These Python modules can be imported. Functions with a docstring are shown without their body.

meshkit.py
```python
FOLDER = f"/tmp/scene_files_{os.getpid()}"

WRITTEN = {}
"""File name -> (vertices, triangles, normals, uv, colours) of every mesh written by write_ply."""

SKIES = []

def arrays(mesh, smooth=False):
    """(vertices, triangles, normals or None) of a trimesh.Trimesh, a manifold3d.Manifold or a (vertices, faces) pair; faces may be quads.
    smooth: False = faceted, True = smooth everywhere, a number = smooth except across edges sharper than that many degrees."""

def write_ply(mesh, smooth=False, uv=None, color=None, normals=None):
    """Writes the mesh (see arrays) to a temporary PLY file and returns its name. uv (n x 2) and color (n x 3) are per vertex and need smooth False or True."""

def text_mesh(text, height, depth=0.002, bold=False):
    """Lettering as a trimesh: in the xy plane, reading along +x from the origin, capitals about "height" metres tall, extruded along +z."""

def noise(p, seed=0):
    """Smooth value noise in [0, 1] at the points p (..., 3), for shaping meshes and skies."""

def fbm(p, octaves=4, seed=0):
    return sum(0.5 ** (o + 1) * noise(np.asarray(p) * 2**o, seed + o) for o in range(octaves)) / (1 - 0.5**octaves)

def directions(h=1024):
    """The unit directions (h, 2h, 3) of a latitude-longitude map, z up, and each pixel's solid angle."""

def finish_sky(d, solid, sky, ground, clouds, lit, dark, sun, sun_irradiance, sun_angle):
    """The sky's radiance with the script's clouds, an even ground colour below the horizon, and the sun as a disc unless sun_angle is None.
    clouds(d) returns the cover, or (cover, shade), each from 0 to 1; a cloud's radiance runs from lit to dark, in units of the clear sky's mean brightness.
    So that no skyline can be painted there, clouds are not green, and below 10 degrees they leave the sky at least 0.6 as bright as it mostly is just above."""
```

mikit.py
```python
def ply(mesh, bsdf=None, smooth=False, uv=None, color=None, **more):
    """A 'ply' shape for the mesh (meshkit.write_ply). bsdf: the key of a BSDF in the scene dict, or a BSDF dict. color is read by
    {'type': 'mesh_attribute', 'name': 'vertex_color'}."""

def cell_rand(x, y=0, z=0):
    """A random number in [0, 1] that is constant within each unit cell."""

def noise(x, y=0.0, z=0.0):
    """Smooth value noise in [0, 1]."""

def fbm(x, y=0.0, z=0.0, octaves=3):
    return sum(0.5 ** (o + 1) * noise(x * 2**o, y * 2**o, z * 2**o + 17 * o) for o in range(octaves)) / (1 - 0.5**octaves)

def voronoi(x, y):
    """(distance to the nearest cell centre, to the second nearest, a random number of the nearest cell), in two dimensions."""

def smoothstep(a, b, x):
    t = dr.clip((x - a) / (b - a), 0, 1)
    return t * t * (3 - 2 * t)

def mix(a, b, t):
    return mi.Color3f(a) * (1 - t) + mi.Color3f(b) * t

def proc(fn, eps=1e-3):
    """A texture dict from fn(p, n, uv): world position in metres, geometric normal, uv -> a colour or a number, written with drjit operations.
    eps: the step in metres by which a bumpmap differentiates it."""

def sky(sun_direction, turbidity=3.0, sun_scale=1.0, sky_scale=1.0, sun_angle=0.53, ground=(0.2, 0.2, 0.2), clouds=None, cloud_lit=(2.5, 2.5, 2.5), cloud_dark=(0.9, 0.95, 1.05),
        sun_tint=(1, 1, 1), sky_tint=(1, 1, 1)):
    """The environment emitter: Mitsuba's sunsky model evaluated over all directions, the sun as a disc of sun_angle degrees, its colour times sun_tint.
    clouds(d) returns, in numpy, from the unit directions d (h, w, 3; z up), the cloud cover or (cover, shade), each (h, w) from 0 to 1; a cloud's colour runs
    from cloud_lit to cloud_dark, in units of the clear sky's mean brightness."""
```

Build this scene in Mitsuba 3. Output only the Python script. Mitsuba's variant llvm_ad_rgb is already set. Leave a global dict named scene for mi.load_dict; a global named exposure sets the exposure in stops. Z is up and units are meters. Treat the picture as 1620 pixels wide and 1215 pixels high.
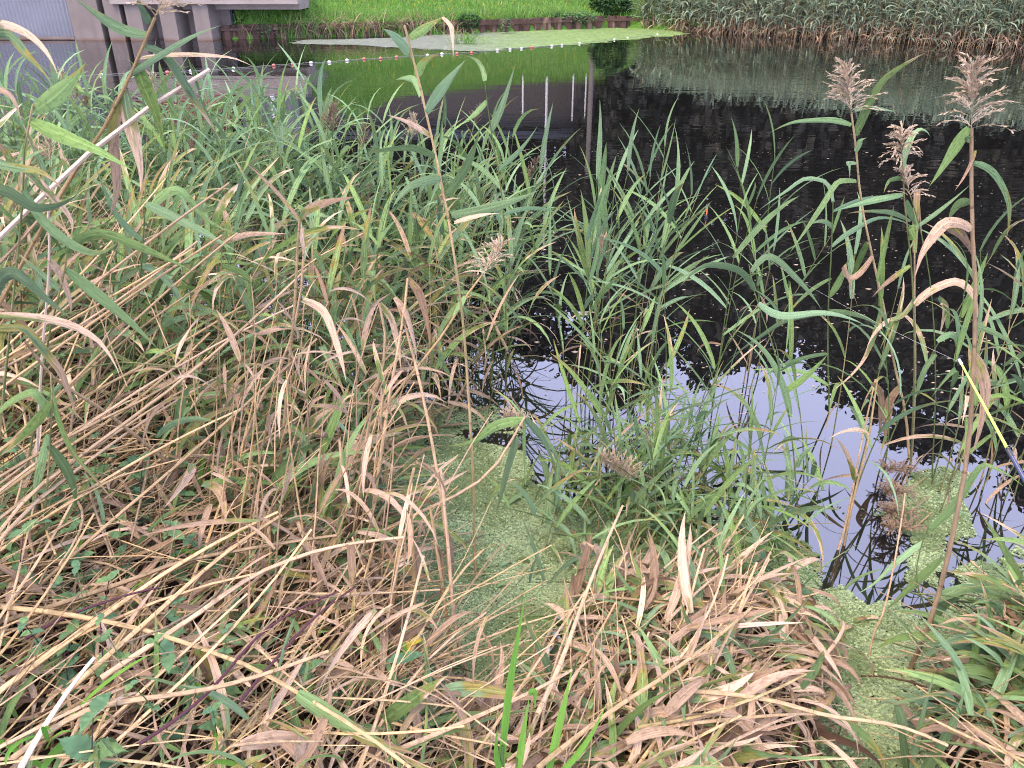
import math, random, zlib
import numpy as np, trimesh, shapely
from shapely.geometry import Polygon, Point
import drjit as dr, mitsuba as mi, mikit, meshkit

# ------------------------------------------------------------------ camera, light, exposure
CAM = np.array([0.0, 0.0, 2.2]); PITCH = math.radians(28.0); F = 1247.0
FW = np.array([0, math.cos(PITCH), -math.sin(PITCH)]); UPV = np.array([0, math.sin(PITCH), math.cos(PITCH)])
T4 = mi.ScalarTransform4f
scene = {
    'camera': {'type': 'perspective', 'fov': math.degrees(2 * math.atan(810 / F)), 'fov_axis': 'x', 'near_clip': 0.05, 'far_clip': 2000.0,
               'to_world': T4().look_at(origin=CAM.tolist(), target=(CAM + FW).tolist(), up=[0, 0, 1])},
    'daylight': mikit.sky((-0.45, -0.5, 1.0), turbidity=3, sun_scale=0.22, sun_angle=30, sun_tint=(1.2, 1.0, 0.7), clouds=lambda d: 1.0, cloud_lit=(2.24, 2.36, 3.6)),
}
exposure = 3.6
labels = {}
R = np.random.default_rng(7)

# ------------------------------------------------------------------ helpers
def ray(px, py): return FW + np.array([1, 0, 0]) * (px - 810) / F - UPV * (py - 607.5) / F
def at(px, py, Y): d = ray(px, py); return CAM + d * (Y / d[1])
def onz(px, py, z=0.0): d = ray(px, py); return CAM + d * ((z - CAM[2]) / d[2])

def key_for(name):
    if name not in scene and name not in labels: return name
    i = 1
    while f'{name}_{i:03d}' in taken: i += 1
    return f'{name}_{i:03d}'
taken, counts = set(), {}
def new_key(name):
    c = counts.get(name, 0); counts[name] = c + 1
    return name if c == 0 else f'{name}_{c:03d}'
def thing(name, label=None, cat=None, group=None, kind=None):
    k = new_key(name); L = {}
    if label: L['label'] = label
    if cat: L['category'] = cat
    if group: L['group'] = group
    if kind: L['kind'] = kind
    labels[k] = L
    return k
def put(key, mesh, bsdf, smooth=False, uv=None): scene[key] = mikit.ply(mesh, bsdf, smooth=smooth, uv=uv); return key
def part(parent, name, mesh, bsdf, smooth=False, uv=None): return put(new_key(parent + '__' + name), mesh, bsdf, smooth, uv)
def box(x0, x1, y0, y1, z0, z1):
    m = trimesh.creation.box(extents=(x1 - x0, y1 - y0, z1 - z0)); m.apply_translation(((x0 + x1) / 2, (y0 + y1) / 2, (z0 + z1) / 2)); return m
def norm(v): return v / (np.linalg.norm(v, axis=-1, keepdims=True) + 1e-12)

def ribbons(P, W, S, seed, typ, fold=0.25, cols=3):
    """P (K,n,3) centre lines, W (K,n) widths, S (K,n,3) side vectors -> (V, F, UV) of all, K meshes of equal size."""
    K, n, _ = P.shape
    Tn = norm(np.gradient(P, axis=1)); N = norm(np.cross(Tn, S))
    h = W[..., None] / 2
    s = np.linspace(0.01, 0.985, n)[None].repeat(K, 0); sd = np.asarray(seed, float)[:, None]; ty = np.asarray(typ, float)[:, None]
    if cols == 3:
        V = np.stack([P - S * h + N * h * fold, P, P + S * h + N * h * fold], 2); us = (0.02, 0.5, 0.98)
    else:
        V = np.stack([P - S * h, P + S * h], 2); us = (0.05, 0.95)
    UV = np.stack([np.stack([sd + u + 0 * s, ty + s], -1) for u in us], 2)
    c = cols; i, j = np.meshgrid(np.arange(n - 1), np.arange(c - 1), indexing='ij')
    q = np.stack([i * c + j, i * c + j + 1, (i + 1) * c + j + 1, (i + 1) * c + j], -1).reshape(-1, 4)
    f = np.vstack([q[:, [0, 1, 2]], q[:, [0, 2, 3]]])
    return V.reshape(K, n * c, 3), f, UV.reshape(K, n * c, 2)

def tubes(P, Rad, seed, typ, sides=5):
    K, n, _ = P.shape
    Tn = norm(np.gradient(P, axis=1)); m = norm(Tn.mean(1))
    ref = np.where(np.abs(m[:, 2:]) > 0.7, [[0.95, 0.3, 0.0]], [[0.0, 0.1, 1.0]])
    A = norm(np.cross(Tn, ref[:, None].repeat(n, 1))); B = np.cross(Tn, A)
    ang = np.arange(sides + 1) * 2 * np.pi / sides
    V = P[:, :, None] + Rad[:, :, None, None] * (np.cos(ang)[None, None, :, None] * A[:, :, None] + np.sin(ang)[None, None, :, None] * B[:, :, None])
    s = np.linspace(0.01, 0.99, n)[None, :, None].repeat(K, 0).repeat(sides + 1, 2)
    uu = np.asarray(seed, float)[:, None, None] + (0.02 + 0.96 * np.arange(sides + 1) / sides)[None, None]
    UV = np.stack([uu + 0 * s, np.asarray(typ, float)[:, None, None] + s], -1)
    c = sides + 1; i, j = np.meshgrid(np.arange(n - 1), np.arange(sides), indexing='ij')
    q = np.stack([i * c + j, i * c + j + 1, (i + 1) * c + j + 1, (i + 1) * c + j], -1).reshape(-1, 4)
    f = np.vstack([q[:, [0, 1, 2]], q[:, [0, 2, 3]]])
    return V.reshape(K, n * c, 3), f, UV.reshape(K, n * c, 2)

def leaf_curves(O, az, e0, L, droop, curl, twist, n=8, power=1.4):
    s = np.linspace(0, 1, n)[None]
    az, e0, L, droop, curl, twist = (np.asarray(x, float)[:, None] for x in (az, e0, L, droop, curl, twist))
    e = e0 - droop * s ** power; a = az + curl * s
    Tn = np.stack([np.cos(e) * np.cos(a), np.cos(e) * np.sin(a), np.sin(e)], -1)
    P = np.concatenate([np.zeros_like(Tn[:, :1]), np.cumsum((Tn[:, 1:] + Tn[:, :-1]) / 2, 1)], 1) * (L / (n - 1))[..., None] + np.asarray(O)[:, None]
    S0 = np.stack([-np.sin(a), np.cos(a), 0 * a], -1); U = np.cross(Tn, S0); tw = twist * (0.3 + 0.7 * s)
    return P, S0 * np.cos(tw)[..., None] + U * np.sin(tw)[..., None]
def leaf_width(W, n, sharp=0.8):
    s = np.linspace(0, 1, n); w = (s + 0.05) ** 0.5 * (1.002 - s) ** (sharp * 1.15); return np.asarray(W, float)[:, None] * (w / w.max())[None]

def flat(b):
    """A batch (V, F, UV) as one mesh."""
    V, f, UV = b; K, m, _ = V.shape
    return V.reshape(-1, 3), (f[None] + (np.arange(K) * m)[:, None, None]).reshape(-1, 3), UV.reshape(-1, 2)
def join(parts):
    vs, fs, us, o = [], [], [], 0
    for v, f, u in parts: vs.append(v); fs.append(f + o); us.append(u); o += len(v)
    return np.vstack(vs), np.vstack(fs), np.vstack(us)
def veg_part(parent, name, v, f, u): return part(parent, name, (v, f), 'plant_material', smooth=True, uv=u)

def spline(pts, n):
    """A smooth curve through the points, at n even steps."""
    p = np.asarray(pts, float)
    if len(p) == 2: return p[0] + (p[1] - p[0]) * np.linspace(0, 1, n)[:, None]
    from scipy.interpolate import PchipInterpolator
    d = np.concatenate([[0], np.cumsum(np.linalg.norm(np.diff(p, axis=0), axis=1))])
    return PchipInterpolator(d, p)(np.linspace(0, d[-1], n))

# ------------------------------------------------------------------ materials
def plant_colour(p, n, uv):
    u, v = uv.x, uv.y
    sd, ty = dr.floor(u), dr.floor(v); a, s = u - sd, v - ty
    h1, h2, h3 = mikit.cell_rand(sd, 1), mikit.cell_rand(sd, 2), mikit.cell_rand(sd, 3)
    C = mi.Color3f
    nz = mikit.noise(a * 2.5 + sd * 7.3, s * 8.0, sd); streak = mikit.noise(a * 24 + sd * 3.1, s * 3.0)
    edge = dr.abs(a - 0.5) * 2
    sen = ty / 9
    g = mikit.mix(C(0.178, 0.278, 0.150), C(0.190, 0.300, 0.088), h1 * dr.select(ty < 0.5, 0.5, 1.0)) * (0.5 + 0.75 * h2) * dr.select(ty < 0.5, 1.12, 1.0)
    thr = 1.3 - 1.35 * sen; q = s * 0.8 + edge * 0.2 + (nz - 0.5) * 0.55
    b1, b2 = mikit.smoothstep(thr - 0.3, thr, q), mikit.smoothstep(thr - 0.05, thr + 0.2, q)
    straw = mikit.mix(C(0.64, 0.475, 0.315), C(0.23, 0.155, 0.095), h3) * (0.8 + 0.35 * h2)
    leaf = mikit.mix(mikit.mix(g, C(0.26, 0.225, 0.06), b1 * (0.5 + 0.5 * h3)), straw, b2)
    leaf = leaf * (0.78 + 0.44 * streak) * (1 + 0.35 * (1 - mikit.smoothstep(0.0, 0.10, edge)))
    leaf = leaf * (1 - 0.26 * mikit.smoothstep(0.62, 0.8, mikit.noise(a * 7 + sd * 1.7, s * (9 + 22 * h1), sd)) * mikit.smoothstep(0.0, 0.4, sen + 0.15 * h1))
    tn = (ty - 10) / 9
    k = 4 + 4 * h3; fr = s * k + h1; fr = fr - dr.floor(fr)
    ring = 1 - mikit.smoothstep(0.0, 0.035, fr)
    stem = mikit.mix(C(0.14, 0.20, 0.075), mikit.mix(C(0.64, 0.475, 0.235), C(0.57, 0.43, 0.275), h1) * (0.5 + 0.65 * h2), mikit.smoothstep(0.15, 0.75, tn + (nz - 0.5) * 0.35))
    stem = stem * (0.82 + 0.34 * mikit.noise(s * 60 + sd, a * 6)) * (1 - 0.5 * ring) * (1 - 0.22 * mikit.smoothstep(0.62, 0.7, mikit.noise(s * 25, a * 5, sd)))
    x = ty - 20
    other = dr.select(x < 1, mikit.mix(C(0.54, 0.42, 0.31), C(0.46, 0.39, 0.25), h1),
            dr.select(x < 2, mikit.mix(C(0.27, 0.185, 0.14), C(0.30, 0.24, 0.14), h1),
            dr.select(x < 3, mikit.mix(C(0.09, 0.18, 0.095), C(0.14, 0.24, 0.09), h1) * (0.75 + 0.5 * nz),
            dr.select(x < 4, C(0.10, 0.05, 0.06),
            dr.select(x < 5, mikit.mix(C(0.29, 0.395, 0.18), C(0.40, 0.49, 0.265), h1) * (0.6 + 0.7 * h2),
            dr.select(x < 6, mikit.mix(C(0.13, 0.27, 0.05), C(0.21, 0.37, 0.09), h1) * (0.8 + 0.4 * h2),
            dr.select(x < 7, C(0.62, 0.53, 0.42),
            dr.select(x < 8, mikit.mix(C(0.03, 0.075, 0.03), C(0.06, 0.12, 0.045), h1),
            dr.select(x < 9, C(0.62, 0.48, 0.06), dr.select(x < 10, mikit.mix(C(0.10, 0.25, 0.04), C(0.16, 0.33, 0.06), h1) * (0.85 + 0.3 * streak),
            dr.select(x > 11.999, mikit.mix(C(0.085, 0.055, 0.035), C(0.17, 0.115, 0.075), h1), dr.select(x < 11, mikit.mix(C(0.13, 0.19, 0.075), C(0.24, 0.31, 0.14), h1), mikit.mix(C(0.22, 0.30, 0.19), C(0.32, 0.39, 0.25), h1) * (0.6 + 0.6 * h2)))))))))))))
    return dr.select(ty < 10, leaf, dr.select(ty < 20, stem, other))
scene['plant_material'] = {'type': 'principledthin', 'base_color': mikit.proc(plant_colour), 'roughness': 0.4, 'diff_trans': 0.6, 'eta': 1.45}

def water_height(p, n, uv):
    far = mikit.smoothstep(3.5, 11.0, p.y)
    w = mikit.noise(p.x * 0.9 + 3, p.y * 4.5, 1) + 0.5 * mikit.noise(p.x * 2.3, p.y * 11.0, 2) + 0.25 * mikit.noise(p.x * 5, p.y * 21, 3) + 0.10 * mikit.noise(p.x * 13, p.y * 47, 4)
    patch = 0.35 + 0.9 * mikit.smoothstep(0.35, 0.7, mikit.noise(p.x * 0.12, p.y * 0.35, 5))
    return w * far * patch
scene['water_material'] = {'type': 'bumpmap', 'arbitrary': mikit.proc(water_height, eps=0.02), 'scale': 0.0015,
    'bsdf': {'type': 'plastic', 'int_ior': 2.1, 'diffuse_reflectance': {'type': 'rgb', 'value': [0.006, 0.006, 0.005]}}}

def soil_colour(p, n, uv):
    k = mikit.fbm(p.x * 6, p.y * 6, p.z * 6, 4)
    return mikit.mix((0.012, 0.009, 0.006), (0.045, 0.035, 0.024), k)
scene['soil_material'] = {'type': 'twosided', 'bsdf': {'type': 'diffuse', 'reflectance': mikit.proc(soil_colour)}}
def turf_colour(p, n, uv):
    k = mikit.fbm(p.x * 1.3, p.y * 1.3, 3, 4)
    return mikit.mix(mikit.mix((0.055, 0.13, 0.02), (0.11, 0.23, 0.04), k), (0.06, 0.045, 0.03), mikit.smoothstep(5.6, 7.2, p.x + 2 * (k - 0.5)))
scene['turf_material'] = {'type': 'twosided', 'bsdf': {'type': 'diffuse', 'reflectance': mikit.proc(turf_colour)}}
def rust_colour(p, n, uv):
    k = mikit.fbm(p.x * 3, p.y * 3, p.z * 5, 4); d = mikit.noise(p.x * 9, p.z * 1.5, 4)
    return mikit.mix(mikit.mix((0.05, 0.036, 0.03), (0.12, 0.076, 0.056), k), (0.20, 0.135, 0.095), mikit.smoothstep(0.66, 0.85, d))
scene['rust_material'] = {'type': 'twosided', 'bsdf': {'type': 'diffuse', 'reflectance': mikit.proc(rust_colour)}}
def steel_colour(p, n, uv):
    k = mikit.fbm(p.x * 1.5, p.y, p.z * 2, 4)
    return mikit.mix(mikit.mix((0.12, 0.104, 0.088), (0.22, 0.19, 0.16), k * 0.6 + 0.4 * mikit.noise(p.x * 7, p.z * 0.7, 3)), (0.14, 0.09, 0.06), mikit.smoothstep(0.16, 0.0, p.z + 0.15 * k - 0.05))
scene['steel_material'] = {'type': 'twosided', 'bsdf': {'type': 'diffuse', 'reflectance': mikit.proc(steel_colour)}}
def clad_colour(p, n, uv):
    k = mikit.fbm(p.x * 0.8, p.y, p.z * 1.2, 4)
    return mikit.mix((0.12, 0.128, 0.135), (0.18, 0.188, 0.195), k)
scene['clad_material'] = {'type': 'twosided', 'bsdf': {'type': 'roughplastic', 'alpha': 0.3, 'diffuse_reflectance': mikit.proc(clad_colour)}}
def concrete_colour(p, n, uv):
    k = mikit.fbm(p.x * 2, p.y * 2, p.z * 4, 4)
    return mikit.mix((0.20, 0.175, 0.145), (0.32, 0.28, 0.24), k)
scene['concrete_material'] = {'type': 'twosided', 'bsdf': {'type': 'diffuse', 'reflectance': mikit.proc(concrete_colour)}}
def plain(name, rgb, rough=0.4): scene[name] = {'type': 'twosided', 'bsdf': {'type': 'principled', 'base_color': {'type': 'rgb', 'value': list(rgb)}, 'roughness': rough}}
plain('red_paint', (0.20, 0.05, 0.05)); plain('white_paint', (0.72, 0.72, 0.74)); plain('dark_paint', (0.02, 0.025, 0.035)); plain('float_red', (0.45, 0.13, 0.09))
plain('float_white', (0.58, 0.56, 0.48)); plain('rope_material', (0.16, 0.17, 0.14), 0.8); plain('lime_paint', (0.42, 0.62, 0.08)); plain('orange_paint', (0.85, 0.14, 0.04))
plain('bark_material', (0.05, 0.04, 0.03), 0.9); plain('pale_bark', (0.62, 0.60, 0.58), 0.8)
plain('brown_wall', (0.065, 0.055, 0.05), 0.8); plain('blue_metal', (0.12, 0.15, 0.20)); plain('rod_blank', (0.03, 0.04, 0.09), 0.25)
plain('tree_leaf', (0.034, 0.036, 0.026), 0.9)

# ------------------------------------------------------------------ the setting
def zpt(px, py, z=0.05): return tuple(onz(px, py, z)[:2])
land = Polygon([(-90, 9), (-4.6, 5.6), zpt(0, 470), zpt(200, 560), zpt(380, 660), zpt(520, 800), zpt(610, 920), zpt(630, 1060), zpt(700, 1165), zpt(800, 1185), zpt(860, 1130), zpt(880, 1010), zpt(970, 955),
                zpt(1120, 945), zpt(1240, 970), zpt(1285, 1080), zpt(1300, 1260), zpt(1400, 1500), zpt(1520, 1300), zpt(1475, 1090), zpt(1545, 1010), zpt(1720, 970), (4, 2.4), (90, 3), (90, -90), (-90, -90)])
WALL = [onz(352, 62)[:2], onz(700, 54)[:2], onz(960, 44)[:2], onz(1010, 44)[:2]]
REEDLINE = [onz(1010, 44)[:2], onz(1100, 51)[:2], onz(1350, 65)[:2], onz(1620, 78)[:2], np.array([21.0, 21.5]), np.array([40.0, 14.0])]
far_land = Polygon([(-120, 29.9), (-9.6, 29.9), tuple(WALL[0])] + [tuple(w) for w in WALL[1:]] + [tuple(w) for w in REEDLINE[1:]] + [(120, 5), (300, 5), (300, 300), (-300, 300), (-300, 29)])
def ground_z(x, y):
    pts = shapely.points(x, y)
    def signed(poly): return np.where(shapely.contains(poly, pts), 1, -1) * shapely.distance(poly.exterior, pts)
    n1 = signed(land); n2 = signed(far_land)
    r = meshkit.fbm(np.stack([x * 2.2, y * 2.2, 0 * x], -1), 3, 3) - 0.5
    n1 = n1 + np.where(np.abs(n1) < 2, 0.22 * (meshkit.fbm(np.stack([x * 5, y * 5, 0 * x + 4], -1), 3, 8) - 0.5), 0)
    za = np.where(n1 > 0, 0.03 + 0.34 * (1 - np.exp(-np.maximum(n1, 0) / 0.7)) + 0.14 * r * np.minimum(1, n1 * 3), np.maximum(-0.8, n1 * 0.6))
    t = np.clip((x - 5.0) / 3.5, 0, 1); t = t * t * (3 - 2 * t)
    slope = 0.42 * np.minimum(1, n2 / 0.12) + np.clip(n2 - 0.3, 0, 13) * 0.262
    slope = slope + 0.95 * np.exp(-((x + 8.1) / 1.3) ** 2) * np.clip(n2 * 1.6, 0, 1)
    slope = np.where(x < -9.3, 0.95 * np.minimum(1, n2 / 0.4), slope)
    flat_ = 0.04 + 0.05 * np.minimum(n2, 12)
    zb = np.where(n2 > 0, slope * (1 - t) + flat_ * t, np.maximum(-0.8, n2 * 0.6))
    return np.maximum(za, zb)
gx = np.unique(np.concatenate([[-400, -250, -150, -100, -60, -40, -30, -24], np.arange(-20, 20.1, 0.7), np.arange(-4.6, 3.6, 0.045), [24, 30, 40, 60, 100, 150, 250, 400]]))
gy = np.unique(np.concatenate([[-400, -200, -100, -50, -20, -8, -3, -1], np.arange(0, 6.0, 0.045), np.arange(6, 24, 1.0), np.arange(24, 46, 0.35), [50, 60, 80, 120, 200, 400]]))
X, Y = np.meshgrid(gx, gy, indexing='ij')
Z = ground_z(X.ravel(), Y.ravel())
i, j = np.meshgrid(np.arange(len(gx) - 1), np.arange(len(gy) - 1), indexing='ij'); m = len(gy)
quads = np.stack([i * m + j, (i + 1) * m + j, (i + 1) * m + j + 1, i * m + j + 1], -1).reshape(-1, 4)
GV = np.stack([X.ravel(), Y.ravel(), Z], -1)
turfy = (GV[quads].mean(1)[:, 1] > 20)
thing('ground', 'dark muddy ground of the near bank and pond bed', kind='structure'); put('ground', (GV, quads[~turfy]), 'soil_material', smooth=True)
thing('grass_bank', 'bright green grassy bank sloping up beyond the pond', kind='structure'); put('grass_bank', (GV, quads[turfy]), 'turf_material', smooth=True)
wx = np.array([[-300, -20], [300, -20], [300, 120], [-300, 120]], float)
thing('water', 'dark still pond water mirroring trees and pale sky', kind='structure')
put('water', (np.c_[wx, np.zeros(4)], np.array([[0, 1, 2], [0, 2, 3]])), 'water_material', uv=wx / 100)
def gz(x, y): return float(ground_z(np.array([x], float), np.array([y], float))[0])

# ------------------------------------------------------------------ reeds
seed_count = [0]
def seeds(k): s0 = seed_count[0]; seed_count[0] += k; return (np.arange(s0, s0 + k) * 7 + 3) % 4093

def panicle(base, dirn, size, rng, typ=20, nod=1.0, spread=1.0):
    """A feathery flower head: drooping branchlets strung with small spikelets, on a short axis."""
    dirn = norm(np.asarray(dirn, float)); nb = int(60 * min(1.3, max(0.6, size / 0.2)))
    t = np.sort(rng.uniform(0, 0.92, nb)) ** 0.9; O = np.asarray(base)[None] + dirn * (t * size * 0.8)[:, None]
    side = rng.normal(0.0, 1.0) ; az = rng.uniform(-math.pi, math.pi, nb)
    e0 = 1.5 - spread * (0.95 - 0.75 * t) + rng.uniform(-0.2, 0.2, nb); lop = rng.uniform(-math.pi, math.pi); az = np.where(rng.uniform(size=nb) < .35, lop + rng.normal(0, .7, nb), az)
    L = size * (0.55 - 0.28 * t) * rng.uniform(0.7, 1.2, nb)
    P, S = leaf_curves(O, az, e0, L, nod * rng.uniform(0.6, 1.3, nb), rng.uniform(-.4, .4, nb), rng.uniform(-1, 1, nb), n=6)
    parts = [flat(ribbons(P, np.full((nb, 6), 0.0026), S, seeds(nb), np.full(nb, typ), cols=2))]
    ax = spline([base, np.asarray(base) + dirn * size * 0.95], 4)[None]
    parts.append(flat(tubes(ax, np.array([[.0018, .0014, .001, .0006]]), seeds(1), [14], 4)))
    ns = 21; ts = np.linspace(0.18, 1.0, ns); idx = ts * 5; i0 = np.minimum(idx.astype(int), 4); fr = (idx - i0)[None, :, None]
    Q = (P[:, i0] * (1 - fr) + P[:, i0 + 1] * fr).reshape(-1, 3); Td = norm(P[:, i0 + 1] - P[:, i0]).reshape(-1, 3)
    K = len(Q); az2 = np.arctan2(Td[:, 1], Td[:, 0]) + rng.uniform(-.55, .55, K); e2 = np.arcsin(np.clip(Td[:, 2], -1, 1)) + rng.uniform(-.35, .35, K)
    P2, S2 = leaf_curves(Q, az2, e2, rng.uniform(.010, .019, K) * size / 0.2, np.zeros(K), np.zeros(K), rng.uniform(-1.5, 1.5, K), n=3)
    parts.append(flat(ribbons(P2, np.array([[.0012, .0038, .0006]]).repeat(K, 0), S2, seeds(K), np.full(K, typ), cols=2)))
    return join(parts)

def reed_parts(base, H, laz, lean, rng, sen=0.2, n_leaf=8, e_up=1.0, droop=1.1, Ls=0.38, Ws=0.03, rad=0.004, stem_type=11, low=0.3, wind=0.0, windamt=0.4, detail=8, dead_low=2, sides=5, head=None, bare=0.0):
    """A reed as a list of (part name, v, f, uv): a jointed stem, blades in two ranks, sometimes a flower head."""
    s = np.linspace(0, 1, 9 if detail > 5 else 6); base = np.asarray(base, float)
    wob = rng.normal(0, 0.008, (2,)); P = np.stack([base[0] + math.cos(laz) * lean * s ** 1.7 + wob[0] * np.sin(s * 6), base[1] + math.sin(laz) * lean * s ** 1.7 + wob[1] * np.sin(s * 5), base[2] - 0.05 + (H + 0.05) * s * (1 - 0.12 * (lean / max(H, .1)) ** 2 * s)], -1)
    r = rad * (1 - 0.65 * s); out = []
    v, f, u = tubes(P[None], r[None], seeds(1), [stem_type], sides); out.append(('stem', v[0], f, u[0]))
    k = n_leaf
    if k > 0:
        t = np.clip(np.linspace(low, 0.985, k) + rng.uniform(-.03, .03, k), 0.05, 0.99); ii = np.minimum((t * (len(s) - 1)).astype(int), len(s) - 2); fr = (t * (len(s) - 1) - ii)[:, None]
        O = P[ii] * (1 - fr) + P[ii + 1] * fr
        plane = rng.uniform(0, 6.28); az = plane + math.pi * np.arange(k) + rng.uniform(-.6, .6, k)
        az = np.arctan2(np.sin(az) * (1 - windamt) + math.sin(wind) * windamt, np.cos(az) * (1 - windamt) + math.cos(wind) * windamt)
        top = (t - low) / (1 - low)
        e0 = 0.35 + (e_up - 0.35) * (0.25 + 0.75 * top) + rng.uniform(-.22, .22, k) + 0.25 * (top > 0.9)
        L = Ls * (0.75 + 0.6 * np.sin(np.clip(top, 0, 1) * 2.6 + 0.3)) * rng.uniform(.75, 1.2, k); W = Ws * rng.uniform(.5, 1.2, k) * (0.8 + 0.3 * np.sin(top * 2.6))
        dr_ = droop * rng.uniform(.35, 1.5, k) * (1.25 - 0.6 * top)
        ty = np.clip(np.round(sen * 9 + rng.normal(0, 1.0, k) + 2.5 * (1 - top) * (rng.uniform(size=k) < .5)), 0, 9)
        dead = (np.arange(k) < dead_low) & (rng.uniform(size=k) < .75); ty = np.where(dead, 9, ty); dr_ = np.where(dead, rng.uniform(.3, 1.4, k), dr_); e0 = np.where(dead, rng.uniform(-1.0, .35, k), e0); L = np.where(dead, L * .75, L); W = np.where(dead, W * .75, W)
        n = detail
        C_, S = leaf_curves(O, az, e0, L, dr_, rng.uniform(-.5, .5, k), rng.uniform(-1.1, 1.1, k) + np.where(dead, rng.normal(0, 2, k), 0), n=n)
        v, f, u = ribbons(C_, leaf_width(W, n), S, seeds(k), ty, fold=0.3, cols=3 if detail > 5 else 2)
        out += [('leaf', v[q], f, u[q]) for q in range(k)]
    if head is not None: out.append(('flower_head', *panicle(P[-1], P[-1] - P[-2] + [math.cos(laz) * .02, math.sin(laz) * .02, 0], head, rng, 20 if rng.uniform() < .5 else 21, rng.uniform(.1, .6), rng.uniform(.35, .75))))
    return out
stand = []
def place_reed(parts, name, label, cat, group):
    k = thing(name, label, cat, group)
    for nm, v, f, u in parts: veg_part(k, nm, v, f, u)
    return k

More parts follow.
